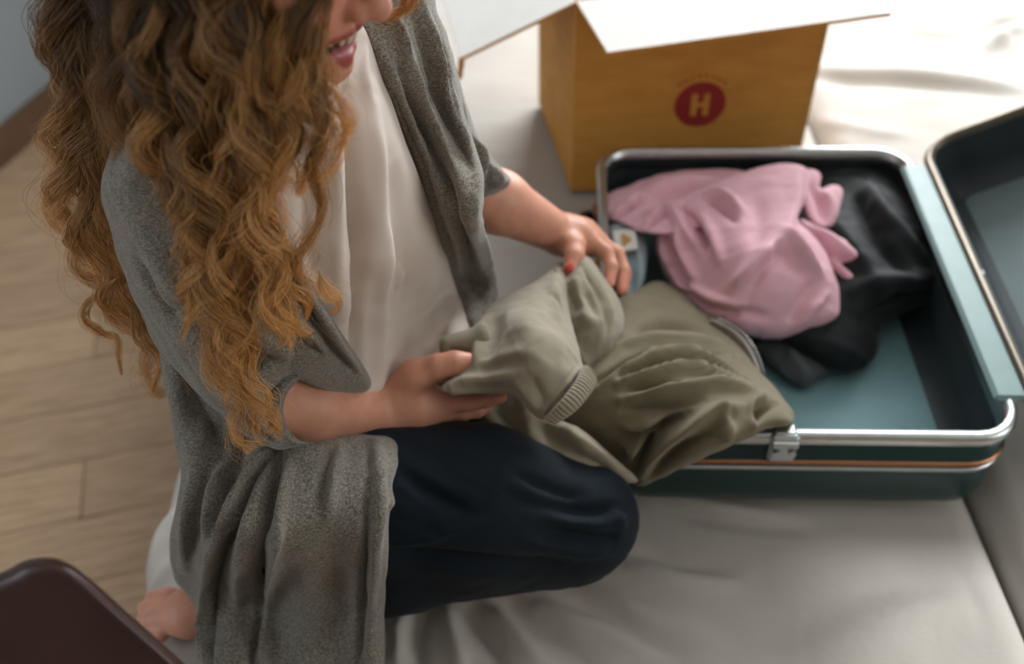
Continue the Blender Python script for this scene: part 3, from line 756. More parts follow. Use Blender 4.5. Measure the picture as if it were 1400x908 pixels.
S3 = cloth([(636, 552), (668, 528), (712, 536), (738, 560), (768, 574), (800, 590), (836, 622), (866, 648), (872, 660), (850, 660), (812, 650), (760, 634), (715, 614), (685, 598), (660, 580)],
    [(645, 555, 1.195), (700, 560, 1.195), (760, 610, 1.165), (868, 656, 1.185), (800, 610, 1.16), (690, 595, 1.18)], .020, 20, 2.6,
    [('r', [(760, 580), (800, 606), (862, 652)], 9, 8), ('v', [(720, 575), (780, 612), (845, 652)], 12, 6), ('v', [(680, 545), (690, 570), (712, 600)], 9, 8), ('r', [(660, 552), (690, 585), (740, 615)], 12, 5), ('r', [(712, 550), (722, 580), (745, 605)], 10, 5), ('v', [(800, 620), (830, 640), (856, 654)], 5, 4)], N_sw, seed=14)
sw = obj('olive_sweatshirt', *join(S1, S1b, S2, S3), M_olive)
tag(sw, 'soft grey olive sweatshirt with ribbed cuff held up in both hands', 'sweatshirt')
def ribbed(name, inner, outer, ribs, h, th, mat, parent):
    a = spline(inner, 60); b = spline(outer, 60); n = ribs*8
    ia = np.linspace(0, len(a)-1, n).astype(int); ib = np.linspace(0, len(b)-1, n).astype(int)
    A = P(a[ia, 0], a[ia, 1], a[ia, 2]); B = P(b[ib, 0], b[ib, 1], b[ib, 2]); rows = []; m = 9
    t_ = np.gradient(A, axis=0); nn = np.cross(t_, B-A); nn /= np.linalg.norm(nn, axis=1, keepdims=True)
    nn *= np.sign(((CO-A)*nn).sum(1))[:, None]
    rb_ = np.abs(np.cos(np.arange(n)*math.pi/8))[:, None]*h
    for side in (1, -1):
        for k in (range(m) if side == 1 else range(m-1, -1, -1)):
            s = k/(m-1); bulge = math.sin(math.pi*min(1, max(0, s)))**.5*th
            rows.append(A+(B-A)*s+nn*(side*(bulge*.6+th*.25)+(rb_ if side == 1 else 0)))
    V = np.vstack(rows); R = 2*m
    i, j = np.meshgrid(np.arange(R), np.arange(n-1), indexing='ij')
    F = np.stack([i*n+j, i*n+j+1, ((i+1) % R)*n+j+1, ((i+1) % R)*n+j], -1).reshape(-1, 4)
    return obj(name, V, F, mat, parent)
ribbed('ribbed_cuff', [(798, 500, 1.11), (786, 522, 1.085), (768, 546, 1.07), (744, 572, 1.075)], [(813, 526, 1.11), (806, 540, 1.085), (786, 563, 1.07), (758, 579, 1.08)], 19, .0016, .008, M_olive, sw)

# ================================================================== the person
person = empty('person', (-.30, .74, 0))
tag(person, 'kneeling woman with long curly hair, grey cardigan, cream top and dark jeans', 'person')
M_skin = Mat('skin', srgb(206, 148, 122), .45, 0, .4)
M_skin.b.inputs['Subsurface Weight'].default_value = .12
M_skin.b.inputs['Subsurface Radius'].default_value = (.012, .005, .003)
M_skin.b.inputs['Subsurface Scale'].default_value = .5
vc = M_skin.n('ShaderNodeVertexColor'); vc.layer_name = 'tone'
mxs = M_skin.n('ShaderNodeMix', data_type='RGBA', blend_type='MULTIPLY'); mxs.inputs['Factor'].default_value = 1
M_skin.t.links.new(vc.outputs['Color'], mxs.inputs['A'])
M_skin.t.links.new(M_skin.ramp(M_skin.noise(70, 4), [(.3, (.93, .9, .89, 1)), (.7, (1.05, 1.03, 1.02, 1))]), mxs.inputs['B'])
M_skin.color(mxs.outputs['Result']); M_skin.bump(M_skin.noise(900, 2), .12, .0004)
M_knit = Mat('grey_melange_knit', srgb(120, 120, 114), .95, 0, .15)
M_knit.color(M_knit.ramp(M_knit.noise(360, 3, .6, (1, 1, 1.9)), [(.30, srgb(86, 85, 78)), (.5, srgb(124, 120, 111)), (.70, srgb(160, 155, 145))]))
M_knit.bump(M_knit.noise(360, 3, .6, (1, 1, 1.9)), .55, .0014); M_knit.bump(M_knit.noise(30, 3), .2, .003); M_knit.sheen(.35, .4)
M_cream = fabric('cream_satin', srgb(214, 202, 192), .03, .6, 1200, .1)
M_denim = fabric('dark_denim', srgb(14, 25, 34), .25, .85, 1100, .03, 9)

# joints
shR, elR, wrR = P(242, 235, .86), P(352, 546, 1.005), P(528, 562, 1.135)
shL, elL, wrL = P(538, 50, 1.02), P(618, 243, 1.20), P(768, 322, 1.325)
neck = (shR+shL)/2+np.array([.0, .0, .035])
pel = np.array([-.262, .76, .20])
hipR, hipL = pel+[.0, -.085, -.02], pel+[.03, .085, -.02]
kneeR, kneeL = np.array([.072, .672, .115]), np.array([.03, .90, .11])
ankR, ankL = np.array([-.305, .618, .055]), np.array([-.25, .84, .055])
B = Body()
spine = shR+(shL-shR)*.5
# trunk, neck and legs
B.ell(pel, (.09, .15, .12), k=.03); chest = spine*.72+pel*.28
fwd = np.array([.80, -.60, 0]); RT = frame(fwd, (spine-pel))
B.ell(chest, (.095, .145, .16), RT, .05); B.ell((spine+pel)/2, (.085, .125, .16), RT, .05)
B.cap(shR, shL, .038, .038, .04)
HF = frame((.86, -.43, -.30), (.28, -.05, .95))
headc = P(480, 57, .76)-HF @ np.array([.095, 0, -.080])
def hp(x, y, z): return headc+HF @ np.array([x, y, z], float)
B.cap(neck, hp(-.02, 0, -.06), .055, .05, .03)
for s, (h, kn, an) in enumerate(((hipR, kneeR, ankR), (hipL, kneeL, ankL))):
    B.cap(h, kn, .078, .055, .03); B.chain([kn+[-.02, 0, -.05], (kn+an)/2+[-.03, 0, -.01], an], [.048, .05, .032], .02)
    ft = an+[-.02, 0, -.01]
    B.ell(an+[.005, 0, .0], (.032, .03, .036), k=.015)
    B.chain([an+[-.01, 0, -.005], an+[-.09, -.005, -.022], an+[-.135, -.005, -.034]], [.031, .028, .015], .015)
    for t in range(5):
        w = (t-2)*.013*(1 if s else -1)
        B.cap(an+[-.125, w, -.036], an+[-.158+abs(t-1.3)*.007, w*1.1, -.040], .0095 if t else .012, .0075, .006)
# arms
TR = Body(); TR.pr = [q for q in B.pr]; TR.pr = TR.pr[:4]
B.chain([shR, elR], [.039, .033], .03); B.chain([elR, elR*.62+wrR*.38+[0, 0, -.004], wrR], [.034, .037, .0245], .012)
B.chain([shL, elL], [.038, .036], .03); B.chain([elL, elL*.6+wrL*.4, wrL], [.037, .039, .0255], .012)
# right hand: radial side towards us, fingers under the cloth, thumb pressing on top
def pts(*q): return [P(*t) for t in q]
B.chain(pts((528, 562, 1.135), (566, 553, 1.142), (604, 556, 1.158)), [.0255, .029, .0205], .016)
B.chain(pts((535, 568, 1.145), (570, 562, 1.165), (602, 566, 1.185)), [.022, .026, .019], .016)
B.chain(pts((545, 540, 1.128), (568, 514, 1.118), (598, 502, 1.112), (622, 497, 1.113), (645, 493, 1.118)), [.023, .0185, .0135, .0125, .0092], .010)
fR = [[(604, 553, 1.150), (640, 551, 1.146), (664, 547, 1.150), (686, 543, 1.158)],
      [(602, 562, 1.166), (632, 564, 1.164), (652, 561, 1.168), (666, 556, 1.174)],
      [(598, 568, 1.188), (624, 570, 1.208), (642, 566, 1.226), (656, 559, 1.240)],
      [(592, 570, 1.204), (612, 572, 1.222), (626, 569, 1.236), (638, 563, 1.248)]]
for i, f in enumerate(fR):
    r = (.0098, .0100, .0094, .0082)[i]
    B.chain(pts(*f), [r*1.12, r, r*.92, r*.70], .004)
# left hand: thumb in front of the cloth, fingers curled behind it
B.chain(pts((768, 322, 1.325), (788, 324, 1.325), (806, 332, 1.325)), [.0245, .0235, .0185], .014)
B.chain(pts((772, 316, 1.34), (796, 322, 1.35), (816, 334, 1.355)), [.022, .021, .018], .014)
B.chain(pts((774, 326, 1.31), (784, 336, 1.292), (785, 350, 1.278), (779, 368, 1.266)), [.0185, .0145, .0120, .0088], .008)
fL = [[(806, 328, 1.315), (829, 345, 1.312), (836, 365, 1.302), (833, 388, 1.290)],
      [(814, 328, 1.332), (843, 347, 1.334), (852, 370, 1.326), (849, 396, 1.312)],
      [(820, 332, 1.352), (846, 354, 1.360), (854, 376, 1.354), (852, 396, 1.340)],
      [(820, 338, 1.366), (842, 358, 1.374), (849, 376, 1.368), (848, 390, 1.356)]]
for i, f in enumerate(fL):
    r = (.0098, .0102, .0096, .0084)[i]
    B.chain(pts(*f), [r*1.12, r, r*.92, r*.72], .004)
# head
def he(c, r, k=.012, R=None): B.ell(hp(*c), r, HF if R is None else R, k)
def hs_(c, r, k=.004): B.sub(hp(*c), r, HF, k)
def hc(a, b, ra, rb, k=.008): B.cap(hp(*a), hp(*b), ra, rb, k)
he((-.012, 0, .03), (.097, .075, .088), .02); he((.030, 0, -.035), (.058, .060, .082), .03)
for s in (1, -1):
    hc((.0, .052*s, -.055), (.066, .014*s, -.104), .017, .014, .03)
    he((.060, .035*s, -.034), (.027, .024, .027), .025); he((.070, .031*s, -.054), (.018, .016, .018), .016)
    he((-.008, .074*s, -.012), (.017, .007, .030), .006)
he((.082, 0, -.107), (.016, .019, .014), .018); he((.074, 0, -.068), (.024, .032, .026), .016)
hc((.088, 0, .004), (.106, 0, -.036), .0085, .0105, .010); he((.1095, 0, -.0425), (.0118, .0112, .0105), .007)
for s in (1, -1):
    he((.0985, .0125*s, -.046), (.0105, .0072, .0085), .006)
    hs_((.090, .031*s, .004), (.016, .017, .012), .012); he((.0755, .031*s, .003), (.013, .015, .012), .005)
    he((.088, .03*s, .020), (.012, .022, .008), .012)
    hc((.0950, 0, -.0675), (.0912, .012*s, -.0683), .0040, .0038, .004); hc((.0912, .012*s, -.0683), (.074, .0310*s, -.0685), .0038, .0024, .004)
    hc((.0905, 0, -.0955), (.0865, .013*s, -.0925), .0066, .0060, .004); hc((.0865, .013*s, -.0925), (.074, .0305*s, -.0740), .0060, .0026, .004)
hs_((.090, 0, -.0808), (.027, .0262, .0088), .0025)
for s in (1, -1): hs_((.1035, .0068*s, -.0545), (.0060, .0036, .0042), .003)
hs_((.0995, 0, -.060), (.004, .0035, .009), .006)
V, F = B.mesh(.0019, 2)
L = (V-headc) @ HF
sy = np.clip((np.abs(L[:, 1])-.006)/.025, 0, 1)
ztop = -.0638-.004*sy; zbot = -.1010+.027*sy**1.3
lip = 1/(1+np.exp(-(ztop-L[:, 2])/.0007))*1/(1+np.exp(-(L[:, 2]-zbot)/.0007))*(np.abs(L[:, 1]) < .031)*(L[:, 0] > .068)
mouth_in = (((L[:, 0] < .0865-.25*np.abs(L[:, 1])**1.0*0) & (np.abs(L[:, 2]+.0808) < .0098) & (np.abs(L[:, 1]) < .026) & (L[:, 0] > .055))).astype(float)
base = np.array(srgb(206, 150, 126)[:3]); lipc = np.array(srgb(158, 78, 76)[:3]); dark = np.array(srgb(50, 20, 20)[:3]); blush = np.array(srgb(214, 128, 108)[:3])
col = np.tile(base, (len(V), 1))
def blend(c, w): 
    global col; col = col*(1-w[:, None])+c*w[:, None]
tips = [P(*f[-1]) for f in fR+fL]+[P(645, 493, 1.118), P(779, 368, 1.266)]
for t in tips: blend(blush, .6*np.exp(-(np.linalg.norm(V-t, axis=1)/.016)**2))
for s in (1, -1): blend(blush, .45*np.exp(-(np.linalg.norm(L-[.075, .036*s, -.042], axis=1)/.025)**2))
blend(lipc, lip); blend(dark, mouth_in)
mb = mesh_from('body', V, F); 
ca = mb.color_attributes.new('tone', 'FLOAT_COLOR', 'POINT'); ca.data.foreach_set('color', np.c_[col, np.ones(len(V))].astype(np.float32).ravel())
body = link('body', mb, M_skin, person)
# teeth, nails, eyes
M_tooth = plain('teeth', srgb(206, 192, 174), .3, 0, .02); M_nail = plain('red_nail_polish', srgb(196, 58, 44), .25, 0, .03)
for i in range(8):
    a = (i-3.5)*.0068; x = .0925-a*a*26
    tt = MB(); q = hp(x+.0022, a, -.0752)
    b = Body().ell(q, (.0026, .0036, .0060), HF, .001); tv, tf = b.mesh(.0012, 1)
    obj('tooth', tv, tf, M_tooth, body)
def nail(name, tip, prev, toward, mat, w=.0062, l=.0075):
    tip = np.array(tip); ax = tip-np.array(prev); ax /= np.linalg.norm(ax)
    up = np.array(toward, float); up -= ax*(up @ ax); up /= np.linalg.norm(up); sd = np.cross(ax, up)
    V = []; n = 7
    for i in range(n):
        for j in range(n):
            u = (i/(n-1)-.5)*2; v = (j/(n-1)-.5)*2
            rr = math.sqrt(max(0, 1-.35*abs(v)**3))
            V.append(tip+ax*(.001+l*v)+sd*(w*u*rr)+up*(.0092-.0036*u*u-.0022*max(0, v)**2))
    F = [(i*n+j, i*n+j+1, (i+1)*n+j+1, (i+1)*n+j) for i in range(n-1) for j in range(n-1)]
    o = obj(name, V, F, mat, body); sl = o.modifiers.new('thickness', 'SOLIDIFY'); sl.thickness = .0012; sl.offset = 1
    return o
nl = nail('fingernail', P(779, 368, 1.266), P(785, 350, 1.278), CO-P(779, 368, 1.266), M_nail)
nl['label'] = 'red painted thumbnail'
M_lid = plain('eyelid_skin', srgb(196, 138, 116), .5, 0, .05); M_eye = plain('eye_white', srgb(225, 220, 214), .2); M_iris = plain('brown_iris', srgb(62, 40, 26), .15); M_brow = plain('brow_hair', srgb(58, 42, 30), .7)
for s in (1, -1):
    obj('eye', *Body().ell(hp(.0785, .031*s, .003), (.012, .0125, .012), HF, .001).mesh(.002, 1), M_eye, body)
    obj('iris', *Body().ell(hp(.0862, .0305*s, -.0052), (.0042, .0052, .0050), HF, .001).mesh(.001, 1), M_iris, body)
    obj('eyelid', *Body().ell(hp(.0784, .031*s, .0060), (.0138, .0142, .0110), HF, .001).mesh(.0016, 1), M_lid, body)
    obj('eyebrow', *Body().chain([hp(.098, .016*s, .0245), hp(.0965, .030*s, .029), hp(.086, .046*s, .025)], [.0028, .003, .0018], .004).mesh(.0012, 1), M_brow, body)
# jeans
J = Body()
J.ell(pel+[0, 0, -.01], (.10, .155, .12), k=.04)
for h, kn, an in ((hipR, kneeR, ankR), (hipL, kneeL, ankL)):
    J.chain([h, h*.35+kn*.65+[0, 0, .01], kn], [.092, .088, .070], .03)
    J.chain([kn+[-.02, 0, -.03], (kn+an)/2+[-.03, 0, .0], an+[.04, 0, .005]], [.062, .060, .044], .03)
V, F = J.mesh(.0045, 3)
V[:, 2] = np.maximum(V[:, 2], .004)
V = apply_strokes(V, F, [('v', [(865, 690), (820, 700), (760, 690), (700, 680)], 9, 8), ('r', [(860, 705), (810, 716), (750, 712)], 9, 6), ('v', [(850, 735), (800, 735), (740, 722)], 8, 7), ('r', [(835, 760), (780, 756), (720, 742)], 9, 6),
    ('v', [(700, 640), (750, 665), (800, 680)], 8, 6), ('r', [(690, 655), (740, 680), (790, 694)], 8, 5), ('v', [(530, 760), (640, 770), (780, 780)], 14, 10), ('r', [(540, 750), (600, 735), (660, 715)], 6, 4), ('v', [(545, 640), (600, 680), (640, 700)], 10, 6), ('r', [(838, 690), (852, 715), (848, 745)], 10, 4)])
V = V+normals(V, F)*(waves(V, .03, 21)*.0015)[:, None]
obj('jeans', V, F, M_denim, person)

# cream top
V, F = cloth([(418, 92), (470, 30), (496, 34), (524, 110), (564, 215), (604, 330), (636, 420), (648, 452), (626, 500), (600, 530), (545, 560), (490, 545), (440, 490), (395, 400), (366, 300), (380, 190)],
    over([TR, J], .018, (548, 370, .045), (540, 310, .03), (600, 400, .03), (450, 110), (500, 80), (400, 200), (480, 200), (400, 330), (480, 320), (540, 250), (430, 430, .02), (500, 430, .02), (490, 500, .03), (570, 430, .02), (620, 440, .02), (600, 520, .02), (540, 520, .02)), .026, 30, 3.0,
    [('v', [(474, 120), (486, 230), (494, 340), (490, 430), (494, 510)], 10, 14), ('r', [(508, 120), (516, 240), (520, 380), (524, 520)], 20, 8), ('r', [(448, 130), (456, 230), (462, 340), (466, 450)], 18, 8), ('v', [(540, 220), (552, 330), (560, 470)], 22, 5), ('r', [(580, 300), (590, 390), (580, 480)], 24, 5),
     ('v', [(425, 200), (420, 300), (430, 380)], 10, 5), ('r', [(600, 430), (615, 470), (590, 520)], 14, 6), ('v', [(610, 420), (600, 470), (570, 510)], 10, 5), ('r', [(505, 60), (500, 100), (505, 140)], 7, 3)], [(.09, .003)], seed=22, gain=1.2)
obj('cream_top', V, F, M_cream, person)

# cardigan: near sleeve with its pushed-up cuff, near front edge, far front, far sleeve, back and the tail that falls on the bed
N1 = cloth([(138, 250), (165, 185), (215, 155), (270, 160), (330, 215), (366, 300), (384, 370), (410, 430), (432, 480), (436, 510), (400, 524), (384, 550), (388, 590), (372, 602), (342, 594), (306, 570), (281, 551), (252, 517), (225, 484), (196, 430), (173, 385), (152, 320)],
    [(215, 235, .865), (160, 280, .88), (280, 390, .92), (300, 290, .90), (355, 380, .94), (225, 460, .955), (318, 562, .985), (410, 470, 1.0), (385, 540, 1.01)], [(215, 220, .072), (300, 400, .078), (345, 560, .076), (300, 545, .072)], 45, 3.0,
    [('v', [(350, 415), (380, 440), (410, 470)], 8, 10), ('r', [(330, 430), (365, 460), (400, 485)], 10, 8), ('v', [(310, 455), (350, 490), (385, 500)], 8, 6), ('v', [(300, 538), (335, 520), (370, 498)], 6, 8), ('r', [(280, 500), (320, 490), (350, 480)], 12, 4), ('v', [(215, 430), (260, 440), (300, 470)], 14, 3), ('v', [(400, 450), (412, 480), (405, 505)], 5, 8),
     ('r', [(195, 330), (230, 380), (262, 420)], 20, 3), ('v', [(180, 350), (205, 400), (240, 450)], 9, 3)], [(.05, .0022)], seed=23, gain=1.5)
N2 = cloth([(300, 549), (322, 530), (350, 506), (378, 490), (408, 487), (440, 500), (470, 520), (474, 530), (452, 524), (421, 516), (400, 527), (388, 548), (390, 575), (404, 598), (424, 606), (404, 612), (376, 614), (345, 600), (318, 580)],
    [(310, 550, .985), (350, 590, .99), (410, 608, 1.01), (395, 500, .995), (465, 524, 1.035), (388, 550, .975)], [(310, 550, .035), (350, 550, .045), (390, 555, .030), (440, 510, .018), (410, 606, .020)], 24, 2.4,
    [('s', [(384, 606), (366, 590), (356, 560), (366, 530), (395, 506), (440, 510)], 9, 7), ('v', [(372, 604), (352, 585), (340, 555), (352, 528), (385, 500)], 4, 8), ('r', [(355, 596), (338, 575), (328, 548), (340, 530)], 7, 6), ('v', [(345, 592), (326, 570), (318, 548)], 4, 6), ('r', [(392, 602), (378, 585), (374, 555), (386, 528), (412, 512), (455, 518)], 5, 4), ('v', [(398, 608), (384, 590), (381, 555), (392, 532), (415, 518)], 3, 3)], [(.03, .0015)], seed=24, gain=1.8)
N4 = cloth([(318, 300), (350, 282), (380, 292), (402, 330), (432, 395), (464, 450), (494, 495), (508, 524), (496, 540), (460, 540), (410, 520), (370, 500), (335, 430), (318, 370)],
    over([TR, J], .050, (370, 310), (430, 400), (440, 470), (490, 500), (380, 430, .03), (340, 330, .03), (370, 490, .03), (420, 380, .06), (470, 450, .06)), .026, 14, 2.6,
    [('v', [(372, 330), (410, 410), (450, 470), (488, 512)], 4, 7), ('v', [(366, 370), (400, 440), (440, 490)], 4, 7), ('r', [(386, 320), (424, 405), (462, 465), (494, 508)], 5, 4), ('r', [(368, 345), (404, 424), (445, 482)], 5, 4)], seed=25, gain=1.6)
N6 = cloth([(478, 16), (496, -24), (530, -70), (575, -60), (600, 20), (620, 84), (634, 150), (652, 205), (662, 245), (660, 300), (672, 345), (680, 400), (674, 424), (650, 452), (636, 440), (628, 415), (602, 335), (562, 220), (524, 115), (494, 52)],
    over([TR, J], .022, (530, 0), (590, 30), (540, 110), (600, 120), (570, 200), (620, 220), (610, 300), (640, 300), (640, 380), (665, 400), (650, 440)), .026, 16, 2.8,
    [('v', [(548, 70), (560, 130), (580, 175), (606, 240), (634, 320), (652, 400)], 5, 9), ('r', [(520, 60), (548, 130), (578, 195), (608, 280), (634, 370), (645, 430)], 8, 4), ('v', [(510, 70), (540, 140), (570, 215), (600, 300), (628, 390)], 4, 4), ('r', [(552, 40), (575, 130), (604, 190), (630, 250), (648, 330), (664, 400)], 9, 8), ('v', [(570, 20), (596, 110), (616, 170), (640, 225)], 6, 8), ('r', [(585, 10), (605, 90), (624, 150), (645, 200)], 8, 6), ('v', [(608, 60), (618, 120), (634, 180)], 5, 5), ('r', [(545, 20), (552, 60), (562, 110)], 7, 6)], [(.03, .0012)], seed=26, gain=1.2)
N7 = cloth([(575, 0), (604, 30), (626, 100), (640, 150), (658, 195), (684, 228), (699, 246), (690, 260), (662, 276), (646, 270), (625, 200), (600, 110), (575, 50)],
    [(575, 40, 1.03), (605, 140, 1.10), (640, 235, 1.19), (690, 250, 1.22)], .056, 24, 2.8,
    [('v', [(640, 175), (650, 205), (640, 235)], 6, 7), ('r', [(650, 190), (664, 215), (655, 250)], 7, 7), ('v', [(664, 210), (676, 232), (664, 262)], 5, 6), ('r', [(676, 225), (688, 244), (676, 262)], 6, 5), ('v', [(625, 120), (640, 160), (636, 200)], 6, 5)], [(.03, .001)], seed=27)
N3 = cloth([(220, 470), (270, 480), (340, 500), (400, 530), (450, 545), (505, 550), (534, 565), (543, 630), (535, 665), (540, 688), (532, 704), (530, 760), (527, 830), (524, 920), (510, 1010), (420, 1030), (320, 1010), (290, 940), (285, 900), (283, 850), (252, 812), (238, 790), (233, 740), (246, 665), (241, 610), (228, 540)],
    over([TR, J], .030, (420, 550, -.045), (510, 560, -.04), (450, 590, -.02), (250, 520, .0), (300, 600, .0), (450, 630, .005), (530, 630, .015), (300, 680), (400, 680), (520, 680), (300, 740, .04), (358, 755, .05), (345, 700, .035), (400, 740, .04), (520, 760), (350, 810), (450, 810), (520, 815))+zc((270, 800, .09), (330, 990, .03), (480, 990, .03), (285, 900, .06)), .026, 24, 3.0,
    [('s', [(284, 920), (283, 851), (291, 790), (311, 729), (340, 655), (366, 610)], 14, 21), ('v', [(382, 610), (368, 686), (357, 752), (352, 830), (346, 920)], 7, 12), ('r', [(398, 612), (384, 690), (372, 760), (362, 850), (356, 920)], 9, 9), ('r', [(362, 640), (340, 720), (322, 800), (318, 900)], 12, 8),
     ('v', [(504, 600), (506, 713), (492, 828), (486, 920)], 6, 9), ('r', [(518, 600), (520, 700), (508, 800), (504, 900)], 8, 7), ('r', [(468, 610), (456, 660), (452, 710)], 8, 5), ('v', [(456, 605), (446, 650), (440, 700)], 7, 5), ('r', [(302, 640), (296, 680), (284, 730)], 10, 9), ('v', [(316, 640), (310, 690), (296, 740)], 8, 9), ('v', [(282, 640), (268, 700), (262, 760)], 8, 7), ('r', [(262, 650), (254, 720), (250, 780)], 9, 6), ('r', [(285, 570), (275, 610), (268, 650)], 14, 6), ('v', [(330, 590), (326, 620), (318, 660)], 8, 5), ('r', [(425, 760), (420, 840), (415, 920)], 26, 6), ('v', [(455, 740), (462, 830), (460, 920)], 20, 5)], [(.06, .003)], seed=28, gain=1.25)
card = obj('cardigan', *N1, M_knit, person)
obj('cuff', *N2, M_knit, card); obj('front_edge', *join(N4), M_knit, card); obj('front_panel', *N6, M_knit, card); obj('sleeve', *N7, M_knit, card); obj('tail', *N3, M_knit, card)
K = Body(); fw3 = RT[:, 0]
K.ell(chest-fw3*.02, (.105, .165, .165), RT, .05).ell((spine+pel)/2-fw3*.02, (.10, .15, .17), RT, .05).ell(pel-fw3*.01, (.108, .165, .135), k=.06).cap(shR-[0, 0, .015], shL-[0, 0, .015], .058, .058, .04)
cen = (spine+pel)/2+fw3*.045
K.cut(lambda p: -((p-cen) @ fw3), .02)
V, F = K.mesh(.005, 2); V = V+normals(V, F)*(waves(V, .06, 31)*.003)[:, None]
obj('back_panel', V, F, M_knit, card)
obj('button', *Body().ell(P(533, 690, 1.11), (.009, .009, .005), frame(P(533, 690, 1.0)-CO, (0, 0, 1))[:, [1, 2, 0]], .001).mesh(.0015, 2), plain('grey_button', srgb(70, 68, 66), .4), card)

# ================================================================== hair
M_hair = bpy.data.materials.new('curly_hair'); M_hair.use_nodes = True
nt = M_hair.node_tree; nt.nodes.clear()
ho = nt.nodes.new('ShaderNodeOutputMaterial'); hb = nt.nodes.new('ShaderNodeBsdfPrincipled')
hr = nt.nodes.new('ShaderNodeValToRGB'); hi = nt.nodes.new('ShaderNodeHairInfo')
for i, (p, c) in enumerate([(0, srgb(26, 21, 16)), (.42, srgb(60, 46, 31)), (.64, srgb(142, 104, 60)), (1, srgb(216, 163, 96))]):
    e = hr.color_ramp.elements
    if i > 1: e.new(p)
    e[i].position = p; e[i].color = c
at = nt.nodes.new('ShaderNodeAttribute'); at.attribute_name = 'along'
vr = nt.nodes.new('ShaderNodeMapRange'); vr.inputs['To Min'].default_value = .5; vr.inputs['To Max'].default_value = 1.5
hv = nt.nodes.new('ShaderNodeHueSaturation')
nt.links.new(hi.outputs['Random'], vr.inputs['Value']); nt.links.new(vr.outputs[0], hv.inputs['Value'])
nt.links.new(at.outputs['Fac'], hr.inputs['Fac']); nt.links.new(hr.outputs['Color'], hv.inputs['Color']); nt.links.new(hv.outputs['Color'], hb.inputs['Base Color'])
hb.inputs['Roughness'].default_value = .38; hb.inputs['Specular IOR Level'].default_value = .55
nt.links.new(hb.outputs[0], ho.inputs['Surface'])
hrng = np.random.default_rng(42)
def dF(y): return float(np.interp(y, [-250, 0, 200, 400, 500, 600, 700], [.64, .695, .752, .822, .866, .906, .93]))
def dB(y): return float(np.interp(y, [-250, 0, 200, 400, 520, 600], [.72, .80, .885, .985, 1.04, 1.08]))
S_pts, S_rad, S_al, S_n = [], [], [], []
crown = hp(-.035, 0, .118)
def lock(path, df, off=0.0, rad=.013, n=90, amp=.008, lam=.085, tip=.25, seed=0, m=46, root=True, jitter=1.0, thick=.00020, tone=0.0):
    r = np.random.default_rng(seed)
    Q = np.array([P(x, y, df(y)+off+(e[0] if e else 0)) for x, y, *e in path])
    if root:
        side = Q[0]-headc; side = side/np.linalg.norm(side)
        mid = headc+side*.105+(crown-headc)*.45
        Q = np.vstack([crown+side*.015, mid, Q])
    C = spline(Q, 14); 
    s = np.r_[0, np.cumsum(np.linalg.norm(np.diff(C, axis=0), axis=1))]; Ltot = s[-1]
    tt = np.linspace(0, Ltot, m); G = np.stack([np.interp(tt, s, C[:, k]) for k in range(3)], -1)
    T = np.gradient(G, axis=0); T /= np.linalg.norm(T, axis=1, keepdims=True)
    vw = CO-G; vw /= np.linalg.norm(vw, axis=1, keepdims=True)
    X = np.cross(T, vw); X /= np.linalg.norm(X, axis=1, keepdims=True); Y = np.cross(X, T)
    a = tt/Ltot
    env = np.clip((tt-.10)/.12, 0, 1) if root else np.clip(tt/.03, 0, 1)
    ph0 = r.uniform(0, 6.28); sgn = 1 if r.random() < .5 else -1
    for k in range(n):
        q = math.sqrt(r.random()); w = r.uniform(0, 6.28)
        ox, oy = q*math.cos(w), q*math.sin(w)
        R = rad*(.75+.5*np.sin(np.pi*a.clip(0, 1)))*(1-(1-tip)*np.clip((a-.35)/.62, 0, 1)**.9)
        if not root: R = R*np.clip(tt/.02, .15, 1)
        R = R*(1+.18*np.sin(tt/lam*2*np.pi*.5+ph0))
        ph = ph0+sgn*2*np.pi*tt/lam*(1+.012*r.normal())+.22*r.normal()
        A = amp*env*(1+.12*r.normal()*jitter)*(.75+.5*a)
        fr = .0009*jitter*np.sin(tt/.03+r.uniform(0, 6.28))*env
        p = G+X*(ox*R+A*np.cos(ph)+fr)[:, None]+Y*(oy*R*.7+A*.8*np.sin(ph)+fr*.5)[:, None]
        if r.random() < .12*jitter:      # a strand that strays from its lock
            p = p+X*(r.normal()*.010*a**1.5)[:, None]+Y*(abs(r.normal())*.007*a**1.5)[:, None]
        cut = m if r.random() > .35 else int(m*r.uniform(.78, .98))
        p = p[:cut]; S_pts.append(p); S_n.append(cut)
        S_rad.append(thick*(1-.65*a[:cut]**3)); S_al.append(((a[:cut] if root else .62+.38*a[:cut])+tone+.05*r.normal()).clip(0, 1))
